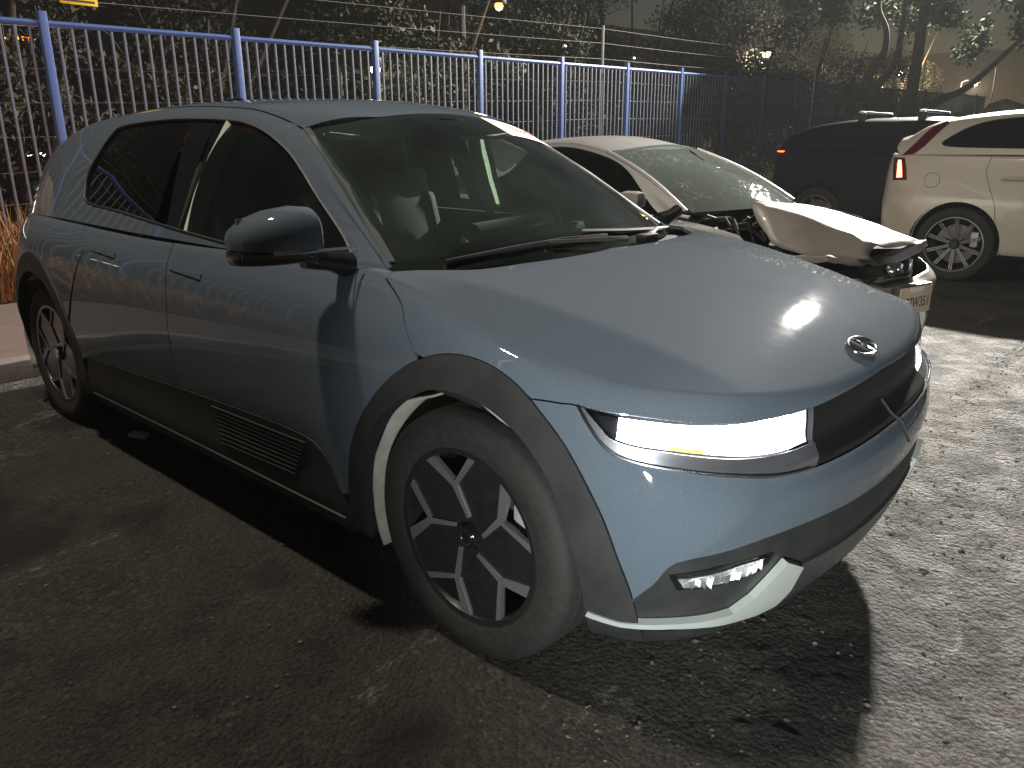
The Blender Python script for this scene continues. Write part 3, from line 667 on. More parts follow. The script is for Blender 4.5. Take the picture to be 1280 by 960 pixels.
cf = [tuple(base_edge(np.array([s_]))[0] + np.array([.07, 0, -.008])) for s_ in np.linspace(-.98, .98, 15)]
m_ = MB(); m_.add(cw + cf, [(i, i + 1, 16 + i, 15 + i) for i in range(14)], True); m_.build('cowl_panel', M['black_plastic'], car)
# paper label inside the top corner of the windshield
lab = panel('paper_label', WS, [(.36, .985), (.97, .985), (.98, .80), (.39, .80)], M['white_label'], car, gap=0, depth=0, off=.003, h=.05)
def text(name, body, size, m, parent, mw, ext=.0004):
    c = bpy.data.curves.new(name, 'FONT'); c.body = body; c.size = size; c.extrude = ext; c.align_x = 'CENTER'; c.align_y = 'CENTER'; c.resolution_u = 3
    o = bpy.data.objects.new(name, c); COL.objects.link(o); c.materials.append(m)
    if parent: o.parent = parent
    if name != 'lettering' or parent is None: o.matrix_world = mw; return o
    dg = bpy.context.evaluated_depsgraph_get(); me = bpy.data.meshes.new_from_object(o.evaluated_get(dg)); bpy.data.objects.remove(o)
    o = link(name, me, None, parent); o.matrix_local = mw; return o
def frame_at(p, right, up):
    right = Vector(right).normalized(); n = right.cross(Vector(up)).normalized(); up = n.cross(right); p = Vector(p)
    return Matrix(((right.x, up.x, n.x, p.x), (right.y, up.y, n.y, p.y), (right.z, up.z, n.z, p.z), (0, 0, 0, 1)))
pa = Vector(WSF(np.array([.68]), np.array([.895]))[0]); pb = Vector(WSF(np.array([.74]), np.array([.895]))[0]); pc = Vector(WSF(np.array([.68]), np.array([.92]))[0])
text('lettering', '1276 07', .080, M['red_ink'], lab, frame_at(pa + Vector((.55, 0, .83)) * .006, pb - pa, pc - pa))
# ---- wheels
def tyre_profile(Rt, rr_, w):
    return [(rr_ - .012, -w * .42), (rr_, -w * .47), (rr_ + .02, -w * .50), (Rt - .055, -w * .53), (Rt - .03, -w * .515), (Rt - .012, -w * .47), (Rt - .004, -w * .42), (Rt, -w * .30), (Rt, -w * .27), (Rt - .009, -w * .265), (Rt - .009, -w * .225), (Rt, -w * .22), (Rt + .001, -w * .06), (Rt - .009, -w * .055), (Rt - .009, -w * .0), (Rt + .001, w * .005), (Rt, w * .2), (Rt - .009, w * .205), (Rt - .009, w * .245), (Rt, w * .25), (Rt - .004, w * .42), (Rt - .03, w * .5), (Rt - .055, w * .52), (rr_ + .02, w * .5), (rr_ - .012, w * .42)]
def wheel_base(parent, c, s, Rt, rr_, w, rim_mat):
    root = empty('wheel', c, 0 if s < 0 else math.pi, parent)            # outer face towards local -y
    ty = MB().lathe(tyre_profile(Rt, rr_, w), (0, 0, 0), n=72).build('tyre', M['rubber'], root)
    MB().lathe([(rr_ + .004, -w * .47), (rr_ + .002, -w * .485), (rr_ - .012, -w * .475), (rr_ - .018, -w * .40), (rr_ - .03, -w * .1), (rr_ - .035, w * .3), (rr_, w * .42)], (0, 0, 0), n=64).build('rim', rim_mat, root)
    MB().lathe([(.02, .0), (rr_ * .72, .0), (rr_ * .72, .025), (.02, .025)], (0, 0, 0), n=48).build('brake_disc', M['steel'], root)
    MB().box((rr_ * .62, -.015, rr_ * .2), (.07, .07, .15), ch=.015).build('brake_caliper', M['caliper'], root)
    return root
def turbine_wheel(parent, c, s):
    rr_ = .252; Rt = .358; w = .225
    root = wheel_base(parent, c, s, Rt, rr_, w, M['wheel_black'])
    y0 = -w * .46; pol = lambda r_, a, y: Vector((r_ * rr_ * math.cos(R(a)), y, r_ * rr_ * math.sin(R(a))))
    sgn = 1
    for k in range(5):
        o = 72 * k
        yb = y0 + .004
        out = [(.17, 15), (.60, 36), (.955, 52), (.965, 60), (.97, 68), (.965, 76), (.955, 84), (.60, 106), (.17, 86)]
        def dish(r_): return .014 * (1 - min(r_, 1))
        m = MB(); P = [pol(r_, a + o, yb + dish(r_)) for r_, a in out]; m.slab(P, (0, .02, 0)); m.build('spoke', M['wheel_black'], root)
        def strip(pts, w0, name='spoke_edge'):
            mm = MB()
            for (p, q, wa, wb) in pts:
                A = pol(p[0], p[1] + o, y0 + dish(p[0]) - .002); B_ = pol(q[0], q[1] + o, y0 + dish(q[0]) - .002)
                t = (B_ - A).normalized(); n_ = t.cross(Vector((0, 1, 0))).normalized()
                mm.slab([A - n_ * wa, B_ - n_ * wb, B_ + n_ * wb, A + n_ * wa], (0, .014, 0))
            mm.build(name, M['machined'], root)
        strip([((.22, 17), (.60, 36), .006, .0095), ((.595, 35.5), (.975, 53), .0095, .017)], 0)
        strip([((.60, 34), (.965, 11), .006, .010)], 0)
        MB().lathe([(.009, -.012), (.009, 0)], pol(.27, o + 50, y0 + .03), n=8).build('lug_nut', M['steel'], root)
    MB().lathe([(.001, y0 - .002), (.030, y0 - .002), (.036, y0 + .004), (.040, y0 + .03), (.05, y0 + .05)], (0, 0, 0), n=28).build('hub_cap', M['gloss_black'], root)
    MB().lathe([(.019, y0 - .004), (.023, y0 - .004), (.023, y0 - .001), (.019, y0 - .001)], (0, 0, 0), n=24, close=True).build('hub_emblem', M['chrome'], root)
    return root
for cx in (0, -3.0):
    for s in (-1, 1): turbine_wheel(car, (cx, s * .775, .358), s)
# ---- cabin
def seat(x, y, nm='seat'):
    root = empty(nm, (x, y, 0), 0, car)
    m = MB(); m.box((.05, 0, .52), (.52, .50, .16), ch=.05); m.build('cushion', M['seat'], root)
    rot = Matrix.Rotation(R(-16), 3, 'Y')
    m = MB(); m.box((-.31, 0, .90), (.15, .48, .76), rot, ch=.06); m.box((-.265, .19, .86), (.13, .10, .60), rot, ch=.045); m.box((-.265, -.19, .86), (.13, .10, .60), rot, ch=.045); m.build('backrest', M['seat'], root)
    m = MB(); m.box((-.41, 0, 1.345), (.10, .27, .19), rot, ch=.04); m.build('headrest', M['seat'], root)
    for dy in (-.06, .06): MB().tube([(-.36, dy, 1.16), (-.385, dy, 1.24)], .006, 6).build('headrest_post', M['chrome'], root)
    for dy in (-.155, .155): MB().tube([(-.155, dy, .62), (-.215, dy, .85), (-.285, dy, 1.10)], .0035, 5).build('piping', M['seat_pipe'], root)
for y in (-.38, .38): seat(-1.42, y)
seat(-2.30, -.38); seat(-2.30, .38)
d_ = [(-.20, .99), (-.34, 1.02), (-.50, 1.025), (-.66, 1.005), (-.74, .95), (-.72, .80), (-.62, .62)]
V = [(x, y * (.74 if z > .9 else .76), z - .02 * y * y) for y in (-1, -.6, 0, .6, 1) for x, z in d_]; k = len(d_)
m_ = MB(); m_.add(V, [(i * k + j, i * k + j + 1, (i + 1) * k + j + 1, (i + 1) * k + j) for i in range(4) for j in range(k - 1)], True); m_.build('dashboard', M['dash'], car)
m_ = MB(); m_.box((-.70, .19, 1.01), (.055, .72, .11), Matrix.Rotation(R(-12), 3, 'Y'), ch=.026); m_.build('screen_unit', M['screen_back'], car)
sw = empty('steering_wheel', (-.86, .38, .98), 0, car); sw.rotation_euler = (0, R(-65), 0)
MB().lathe([(.175 + .014 * math.cos(t), .014 * math.sin(t)) for t in np.linspace(0, 2 * math.pi, 9)[:-1]], (0, 0, 0), 'z', 32, True).build('steering_rim', M['seat'], sw)
MB().box((0, 0, -.01), (.12, .30, .05), ch=.02).build('steering_hub', M['seat'], sw)
hl_ = [(x, z) for x, z in ((-1.12, 1.475), (-1.5, 1.53), (-2.0, 1.545), (-2.6, 1.51), (-3.2, 1.40))]
m_ = MB(); m_.add([(x, y * .60, z - .03 * abs(y)) for y in (-1, -.5, 0, .5, 1) for x, z in hl_], [(i * 5 + j, i * 5 + j + 1, (i + 1) * 5 + j + 1, (i + 1) * 5 + j) for i in range(4) for j in range(4)], True); m_.build('headliner', M['trim_light'], car)
for y in (-.33, .33):
    MB().box((-1.10, y, 1.440), (.17, .36, .02), Matrix.Rotation(R(22), 3, 'Y'), ch=.008).build('sun_visor', M['trim_light'], car)
MB().box((-1.03, 0, 1.385), (.03, .22, .065), ch=.012).build('rear_view_mirror', M['frit'], car)
MB().box((-1.0, 0, 1.45), (.16, .14, .06), ch=.02).build('sensor_housing', M['frit'], car)
for s in (-1, 1):
    MB().tube([(-1.50, s * .82, 1.05), (-1.50, s * .755, 1.20), (-1.48, s * .69, 1.34), (-1.44, s * .63, 1.46)], [.035, .034, .032, .03], 6).build('pillar_trim', M['trim_light'], car)
    MB().box((-1.35, s * .80, .78), (1.9, .08, .50), ch=.03).build('door_card', M['dash'], car)
    MB().tube([(-.44, s * .735, 1.04), (-.75, s * .645, 1.245), (-1.07, s * .565, 1.425)], .022, 6).build('pillar_inner', M['dash'], car)
MB().box((-2.75, 0, .85), (.9, 1.3, .5), ch=.05).build('cargo_cover', M['seat'], car)
# ---------------------------------------------------------------- two parked sport utility cars
M['white_paint'] = mat('white_paint', (.58, .52, .42), .35, 0, .8, noise=(2.5, .3, (.48, .44, .37)))
M['black_paint'] = mat('black_paint', (.004, .005, .009), .3, 0, .12, spec=.2)
M['silver_paint'] = mat('silver_paint', (.44, .43, .42), .38, .3, .6, noise=(5, .5, (.45, .43, .40)))
M['wreck_white'] = mat('scuffed_silver_paint', (.35, .335, .315), .42, .2, .4, noise=(6, .8, (.27, .225, .18)))
M['wreck_side'] = mat('dusty_silver_paint', (.42, .41, .40), .45, .3, .3, noise=(7, .7, (.26, .24, .21)))
M['plate'] = mat('number_plate', (.72, .58, .42), .5, noise=(40, .4, (.6, .45, .3)))
M['ink'] = mat('plate_ink', (.03, .025, .03), .6)
M['tail_bright'] = mat('tail_lamp_lit', (.8, .1, .05), .3, emit=(1, .16, .08), es=7)
M['tail_orange'] = mat('tail_lamp_orange', (.9, .2, .05), .3, emit=(1, .13, .02), es=4)
def spoke_wheel(parent, c, s, Rt, rr_, n=10):
    w = .235
    root = wheel_base(parent, c, s, Rt, rr_, w, M['wheel_black'])
    y0 = -w * .40
    for k in range(n):
        a = 2 * math.pi * (k + .5) / n; m = MB()
        for d in (-1, 1):
            A = Vector((.05 * math.cos(a), y0 + .028, .05 * math.sin(a))); B_ = Vector((rr_ * .97 * math.cos(a), y0, rr_ * .97 * math.sin(a)))
            t = (B_ - A).normalized(); q = t.cross(Vector((0, 1, 0))).normalized()
            m.slab([A + q * (d * .008 - .005), B_ + q * (d * .011 - .006), B_ + q * (d * .011 + .006), A + q * (d * .008 + .005)], (0, .018, 0))
        m.build('spoke', M['machined'], root)
    MB().lathe([(.001, y0 + .008), (.032, y0 + .008), (.045, y0 + .02), (.07, y0 + .05)], (0, 0, 0), n=24).build('hub_cap', M['wheel_black'], root)
    MB().lathe([(rr_ + .004, -w * .485), (rr_ - .006, -w * .492), (rr_ - .008, -w * .47), (rr_ + .002, -w * .47)], (0, 0, 0), n=64, close=True).build('rim_edge', M['machined'], root)
    return root
SV_OUT = [(.90,0),(.895,.2),(.86,.45),(.76,.68),(.58,.83),(.30,.91),(0,.935),(-.9,.945),(-1.9,.945),(-2.5,.942),(-2.9,.93),(-3.25,.89),(-3.48,.80),(-3.60,.62),(-3.66,.3),(-3.67,0)]
_pr = lambda k=1.0, b=0.: [(.07,.26+b),(.025,.33+b),(.012,.46+b),(0,.62+b),(0,.78),(.008,.93),(.02,1.06*k),(.035,1.16*k),(.06,1.23*k)]
SV_ST = [(0,[(.08,.26),(.04,.33),(.01,.46),(0,.6),(.02,.72),(.05,.82),(.09,.88),(.13,.92),(.20,.95)]),(4,[(.08,.26),(.04,.33),(.01,.46),(0,.6),(0,.72),(.01,.84),(.04,.92),(.08,.97),(.13,1.0)]),(6,_pr(.93)),(7,_pr(.98)),(9,_pr()),(10,_pr(1.02)),(12,_pr(1.03,.06)),(15,_pr(1.03,.06))]
sv_z = spl([-3.7,-2.5,-1.0,-.3,.3,.75,.9],[1.27,1.26,1.24,1.17,1.06,.97,.9])
SV = Lower(SV_OUT, SV_ST, lambda x, y: sv_z(x) - .02 * (np.abs(y) / .8) ** 2, [(0,.4),(4,.2),(6,-.2),(7,-.9),(9,-2.4),(12,-3.2),(15,-3.3)])
SVS = Skin(SV, [0, 8, 9], [0, 1.0, 1.8]); SVS.core = (-1.4, 0, .5)
sv_side = Inv(SV, SV.uc[3], SV.uc[13])
def u_secs(rows):
    out = []
    for yb, zb, yr, zr, zc in rows:
        yl = yb + (yr + .07 - yb); zl = zr - .055
        out.append([(yb, zb), (yb + (yl - yb) * .34 + .012, zb + (zl - zb) * .34), (yb + (yl - yb) * .68 + .012, zb + (zl - zb) * .68), (yl, zl), (yr, zr), (yr * .7, zr + (zc - zr) * .62), (yr * .35, zr + (zc - zr) * .92), (0, zc)])
    return out
def suv(name, label, origin, paint, rows_x, rows, lamp_fn, win, wheel_R, rim_r, spokes, front_win=None, roof_bars=False, cuts=()):
    root = empty(name, origin); tag(root, label, 'car')
    UP = Upper(rows_x, u_secs(rows)); UPS = Skin(UP, [0, 4, 7], [0, .5, 1.15]); UPS.core = (-1.6, 0, .8)
    xr = -2.774
    arc = [(.41 * math.cos(R(a)), .38 + .415 * math.sin(R(a))) for a in np.linspace(-14, 194, 30)]
    af = sv_side([(x, max(z, .28)) for x, z in arc]); ar = sv_side([(x + xr, max(z, .29)) for x, z in arc])
    sill = sv_side([(x, .30) for x in (-.42, -.8, -1.3, -1.9, -2.36)])
    c1 = sv_side(smooth_pts([(-.60, 1.10), (-.56, .8), (-.50, .50), (-.47, .30)], 4)); c2 = sv_side(smooth_pts([(-1.58, 1.18), (-1.56, .8), (-1.57, .30)], 4))
    c3 = sv_side(smooth_pts([(-2.56, 1.22), (-2.58, 1.10), (-2.53, .95), (-2.46, .78), (-2.43, .61)], 4))
    d3 = near(ar, c3[-1])
    vt = 8.03
    for mir in (False, True):
        s = 1 if mir else -1
        i1 = near(af, sv_side([(-.41, .32)])[0])
        # arcs run from the front foot over the top to the rear foot
        panel('fender', SVS, [(0, vt)] + [(0, 1)] + [(SV.uc[3], .8)] + af + [c1[-1]] + c1[::-1] + [(c1[0][0], vt)], paint, root, mirror=mir, h=.06)
        panel('door', SVS, [(c1[0][0], vt)] + c1 + [p for p in sill if c1[-1][0] < p[0] < c2[-1][0]] + c2[::-1] + [(c2[0][0], vt)], paint, root, mirror=mir, h=.06)
        dr = panel('door', SVS, [(c2[0][0], vt)] + c2 + [p for p in sill if c2[-1][0] < p[0]] + ar[:d3 + 1] + c3[::-1] + [(c3[0][0], vt)], paint, root, mirror=mir, h=.05)
        ful = [(a, b) for a, b in sv_side([(-3.06 + .075 * math.cos(t), 1.00 + .075 * math.sin(t)) for t in np.linspace(0, 2 * math.pi, 20)[:-1]])]
        qp = [(c3[0][0], vt)] + c3 + ar[d3 + 1:] + sv_side([(-3.22, .36), (-3.4, .40)]) + [(SV.uc[13] + .1, 1.0), (SV.L, 1.0), (SV.L, vt), (SV.uc[13], vt), (SV.uc[12], vt), (SV.uc[11], vt), (SV.uc[10], vt)]
        q = panel('quarter_panel', SVS, qp, paint, root, mirror=mir, h=.04, holes=[ful] if not mir else [])
        if not mir:
            panel('fuel_flap', SVS, ful, paint, root, gap=.002, h=.03)
            hp = SV(*[np.array([t]) for t in sv_side([(-2.36, 1.03)])[0]])[0]
            MB().tube([(-2.44, hp[1] - .012, 1.03), (-2.40, hp[1] - .03, 1.035), (-2.30, hp[1] - .03, 1.035), (-2.25, hp[1] - .012, 1.03)], .014, 8).build('handle', paint, dr)
        panel('sill_cladding', SVS, [(c1[-1][0] - .05, 0.1), (SV.uc[9] - .1, .1), (SV.uc[9] - .05, 1.0), (c1[-1][0] - .05, 1.0)], M['black_plastic'], root, off=-.006, gap=0, mirror=mir, h=.06)
        w_ = smooth_pts(win + win[:1], 4)[:-1]
        fr = [(x, 0.0) for x in np.linspace(rows_x[-1] - .02, rows_x[0] + .02, 10)] + [(rows_x[0] + .02, 2), (rows_x[0] + .02, 3.98)] + [(x, 3.98) for x in np.linspace(rows_x[0] + .02, rows_x[-1] - .02, 10)]
        panel('side_frame', UPS, fr, paint, root, mirror=mir, h=.05, gap=.001, holes=[w_] + ([front_win] if front_win else []))
        panel('side_window', UPS, w_, M['gloss_black'], root, gap=-.004, off=-.008, mirror=mir, h=.06, depth=0)
        if front_win: panel('side_window', UPS, front_win, M['gloss_black'], root, gap=-.004, off=-.008, mirror=mir, h=.06, depth=0)
        panel('roof', UPS, [(rows_x[0] + .02, 4.0), (rows_x[0] + .02, 7), (-.95, 7), (-.98, 5.5), (-1.05, 4.0)], paint, root, gap=0, mirror=mir, h=.06)
        for cx in (0, xr):
            spoke_wheel(root, (cx, s * .80, wheel_R), s, wheel_R, rim_r, spokes)
            V = [(cx + .43 * math.cos(R(a)), s * yy, .38 + .43 * math.sin(R(a))) for a in np.linspace(-14, 194, 16) for yy in (.93, .5)]
            m = MB(); m.add(V, [(2 * i, 2 * i + 1, 2 * i + 3, 2 * i + 2) for i in range(15)], True); m.box((cx, s * .5, .45), (.86, .04, .8)); m.build('wheel_liner', M['dark'], root)
    lamp_fn(root, UPS, SVS)
    # windshield and tailgate glass, floor
    a = UP(np.array([-1.0] * 5), np.linspace(4, 7, 5)); b0 = np.array([[-.30, -.76, 1.14], [-.22, -.5, 1.17], [-.16, -.2, 1.18], [-.15, -.1, 1.18], [-.15, 0, 1.18]])
    V = a.tolist() + b0.tolist(); V += [[x, -y, z] for x, y, z in V]
    F_ = [(i, i + 1, 6 + i, 5 + i) for i in range(4)]; m = MB(); m.add(V, F_ + [tuple(10 + q for q in f) for f in F_], True); m.build('windshield', M['gloss_black'], root)
    x0 = rows_x[0] + .02
    a = UP(np.array([x0] * 8), np.array([0, 1, 2, 3, 4, 5, 6, 7.])); b0 = a.copy(); b0[:, 0] -= np.array([.02, .06, .08, .08, .06, .05, .05, .05]); b0[:, 1] *= .97
    m = MB(); V = a.tolist() + b0.tolist() + [[x0 - .12, 0, z] for x, y, z in b0.tolist()]; k = 8
    F_ = [(i, i + 1, k + i + 1, k + i) for i in range(7)] + [(k + i, k + i + 1, 2 * k + i + 1, 2 * k + i) for i in range(7)]
    V2 = V + [[x, -y, z] for x, y, z in V]; m.add(V2, F_ + [tuple(3 * k + q for q in f) for f in F_], True); m.build('tailgate', paint, root)
    MB().box((-1.4, 0, .36), (4.2, 1.6, .12)).build('underbody', M['dark'], root)
    if roof_bars:
        for cx in (-1.55, -2.35):
            for s in (-1, 1):
                zz = float(UP(np.array([cx]), np.array([4.0]))[0][2]); MB().box((cx, s * .60, zz + .05), (.10, .07, .13), ch=.02).build('bar_foot', M['black_plastic'], root)
            MB().box((cx, 0, zz + .115), (.07, 1.28, .032), ch=.01).build('roof_bar', M['satin'], root)
    return root
def volvo_lamp(root, UPS, SVS):
    panel('tail_lamp', SVS, sv_side([(-3.50, 1.215), (-3.37, 1.215), (-3.31, .995), (-3.46, .985)]), M['tail_lens'], root, off=.01, gap=0, depth=.02, h=.03)
    panel('tail_lamp', SVS, sv_side([(-3.50, 1.215), (-3.37, 1.215), (-3.31, .995), (-3.46, .985)]), M['tail_lens'], root, off=.01, gap=0, depth=.02, h=.03, mirror=True)
    for mir in (False, True):
        panel('lamp_element', SVS, sv_side([(-3.432, 1.19), (-3.40, 1.19), (-3.36, 1.02), (-3.42, 1.015)]), M['tail_bright'], root, off=.013, gap=0, depth=.004, h=.03, mirror=mir)
        panel('pillar_lamp', UPS, [(-3.40, .02), (-3.29, .02), (-3.20, 1.0), (-3.12, 2.2), (-3.03, 3.4), (-3.06, 3.9), (-3.18, 3.4), (-3.27, 2.2), (-3.35, 1.0)], M['tail_lens'], root, off=.008, gap=0, depth=.02, h=.03, mirror=mir)
suv('white_suv', 'cream-white sport utility car with dark ten-spoke wheels and tall red tail lamp', (2.10, 7.66, 0), M['white_paint'],
    [-3.42, -3.2, -2.9, -2.3, -1.5, -1.0, -.6], [(.82,1.24,.66,1.40,1.44),(.845,1.25,.64,1.535,1.58),(.865,1.25,.62,1.60,1.645),(.87,1.25,.62,1.645,1.69),(.87,1.24,.62,1.65,1.70),(.86,1.22,.61,1.60,1.65),(.85,1.20,.66,1.38,1.42)], volvo_lamp,
    [(-1.75, .35), (-1.75, 3.2), (-2.2, 3.2), (-2.6, 3.1), (-2.8, 2.7), (-2.98, 1.8), (-3.04, 1.1), (-2.95, .75), (-2.6, .55), (-2.2, .45)], .372, .272, 10,
    front_win=[(-.75, .4), (-1.0, 1.8), (-1.25, 3.1), (-1.68, 3.2), (-1.68, .38), (-1.2, .38)])
def black_lamp(root, UPS, SVS):
    for mir in (False, True):
        t = panel('tail_lamp', SVS, [(SV.uc[12] - .16, 7.95), (SV.uc[13] + .14, 7.95), (SV.uc[13] + .14, 7.15), (SV.uc[12] - .12, 7.25)], M['tail_lens'], root, off=.008, gap=0, depth=.02, h=.03, mirror=mir)
        panel('lamp_element', SVS, [(SV.uc[12] - .12, 7.85), (SV.uc[13] + .10, 7.85), (SV.uc[13] + .10, 7.55), (SV.uc[12] - .10, 7.50)], M['tail_orange'], t, off=.011, gap=0, depth=.004, h=.03, mirror=mir)
suv('black_suv', 'black sport utility car with silver roof bars behind the cream-white car', (-.48, 10.55, 0), M['black_paint'],
    [-3.5, -3.3, -2.9, -2.3, -1.5, -1.0, -.6], [(.80,1.26,.66,1.34,1.37),(.83,1.26,.64,1.50,1.53),(.865,1.26,.62,1.61,1.645),(.87,1.25,.62,1.66,1.70),(.87,1.24,.62,1.66,1.71),(.86,1.22,.61,1.60,1.65),(.85,1.20,.66,1.38,1.42)], black_lamp,
    [(-1.75, .4), (-1.75, 3.2), (-2.2, 3.2), (-2.7, 3.1), (-2.95, 2.6), (-3.12, 1.6), (-3.1, .8), (-2.6, .5), (-2.2, .45)], .372, .25, 5, roof_bars=True,
    front_win=[(-.75, .4), (-1.0, 1.8), (-1.25, 3.1), (-1.68, 3.2), (-1.68, .38), (-1.2, .38)])
# ---------------------------------------------------------------- the wrecked sedan beside the hatchback
WR_O = Vector((-.59, 2.74, 0)); WR_A = R(-4)
wreck = empty('wrecked_sedan', WR_O, WR_A); tag(wreck, 'silver sedan with crumpled hood, smashed front and shattered windshield', 'car')
WRM = (Matrix.Translation(WR_O) @ Matrix.Rotation(WR_A, 4, 'Z')).inverted()
def wl(p): return WRM @ Vector(p)
WR_OUT = [(.70,0),(.69,.2),(.66,.45),(.58,.64),(.44,.78),(.2,.845),(0,.86),(-.6,.875),(-1.6,.877),(-2.4,.872),(-2.9,.85),(-3.3,.79),(-3.55,.66),(-3.66,.45),(-3.70,.2),(-3.70,0)]
_pw = lambda t: [(.06,.20),(.02,.26),(.008,.38),(0,.50),(0,.62),(.006,.72),(.02,.82*t),(.04,.89*t),(.075,.93*t)]
WR_ST = [(0,[(.10,.2),(.05,.26),(.01,.36),(0,.46),(.01,.54),(.03,.60),(.05,.64),(.08,.67),(.12,.69)]),(4,[(.10,.2),(.05,.26),(.01,.36),(0,.46),(.01,.54),(.02,.62),(.03,.68),(.06,.74),(.10,.77)]),(6,_pw(.94)),(7,_pw(1.0)),(9,_pw(1.03)),(11,_pw(1.05)),(15,_pw(1.05))]
wr_z = spl([-3.8,-2.5,-1.0,-.4,.2,.7],[.98,.97,.95,.94,.88,.70])
WR = Lower(WR_OUT, WR_ST, lambda x, y: wr_z(x) + 0 * y, [(0,.3),(4,.1),(6,-.2),(7,-.7),(9,-2.3),(12,-3.2),(15,-3.3)])
WRS = Skin(WR, [0, 8, 9], [0, .72, 1.5]); WRS.core = (-1.4, 0, .45); wr_side = Inv(WR, WR.uc[3], WR.uc[13])
WX = [-3.1,-2.7,-2.2,-1.6,-1.15,-.8,-.45]
WRU = Upper(WX, u_secs([(.70,.99,.60,1.05,1.08),(.76,.98,.52,1.24,1.28),(.80,.97,.52,1.35,1.40),(.81,.96,.52,1.385,1.435),(.80,.96,.53,1.315,1.36),(.79,.955,.575,1.19,1.24),(.76,.95,.66,1.00,1.05)]))
WRUS = Skin(WRU, [0, 4, 7], [0, .42, 1.0]); WRUS.core = (-1.6, 0, .6)
SP = M['silver_paint']
warc = [(.36 * math.cos(R(a)), .33 + .365 * math.sin(R(a))) for a in np.linspace(-14, 194, 26)]
waf = wr_side([(x, max(z, .22)) for x, z in warc]); war = wr_side([(x - 2.67, max(z, .22)) for x, z in warc])
w1 = wr_side([(-.52, .90), (-.50, .6), (-.45, .22)]); w2 = wr_side([(-1.55, .93), (-1.53, .6), (-1.54, .22)]); w3 = wr_side([(-2.42, .95), (-2.44, .85), (-2.40, .70), (-2.36, .52)])
dw = near(war, w3[-1])
for mir in (False, True):
    s = 1 if mir else -1
    panel('fender', WRS, [(WR.uc[5], 6.0), (WR.uc[5], 3.0)] + waf[6:] + [w1[-1]] + w1[::-1] + [(w1[0][0], 8.02), (WR.uc[6], 7.6)], M['wreck_side'], wreck, mirror=mir, h=.05)
    panel('door', WRS, [(w1[0][0], 8.02)] + w1 + w2[::-1] + [(w2[0][0], 8.02)], SP, wreck, mirror=mir, h=.06)
    panel('door', WRS, [(w2[0][0], 8.02)] + w2 + war[:dw + 1] + w3[::-1] + [(w3[0][0], 8.02)], SP, wreck, mirror=mir, h=.06)
    panel('quarter_panel', WRS, [(w3[0][0], 8.02)] + w3 + war[dw + 1:] + [(WR.uc[12], .6), (WR.L, .6), (WR.L, 8.02)], SP, wreck, mirror=mir, h=.06)
    wwin = [(-.53, .2), (-.66, 1.5), (-.84, 2.7), (-1.02, 3.3), (-1.22, 3.5), (-1.6, 3.45), (-2.1, 3.2), (-2.5, 2.6), (-2.75, 1.4), (-2.7, .6), (-2.2, .35), (-1.4, .25)]
    fr = [(x, 0.0) for x in np.linspace(-.46, -3.08, 10)] + [(-3.08, 3.98)] + [(x, 3.98) for x in np.linspace(-3.08, -.46, 14)]
    panel('side_frame', WRUS, fr, SP, wreck, mirror=mir, h=.05, gap=.001, holes=[smooth_pts(wwin + wwin[:1], 4)[:-1]])
    panel('side_window', WRUS, smooth_pts(wwin + wwin[:1], 4)[:-1], M['glass_dark'], wreck, gap=-.003, off=-.008, mirror=mir, h=.06, depth=0)
    panel('roof', WRUS, [(-2.72, 4.02), (-2.72, 7), (-1.06, 7), (-1.09, 5.6), (-1.20, 4.02)], SP, wreck, gap=0, mirror=mir, h=.05)
    panel('trunk_lid', WRS, [(WR.uc[10], 8.05), (WR.uc[12], 8.05), (WR.L, 8.05), (WR.L, 9), (WR.uc[10], 9)], SP, wreck, gap=0, mirror=mir, h=.06)
    for cx in (0, -2.67):
        spoke_wheel(wreck, (cx, s * .76, .318), s, .318, .215, 7)
    for cx in (0, -2.67):
        V = [(cx + .38 * math.cos(R(a)), s * yy, .33 + .38 * math.sin(R(a))) for a in np.linspace(-14, 194, 16) for yy in (.84, .5)]
        m = MB(); m.add(V, [(2 * i, 2 * i + 1, 2 * i + 3, 2 * i + 2) for i in range(15)], True); m.build('wheel_liner', M['dark'], wreck)
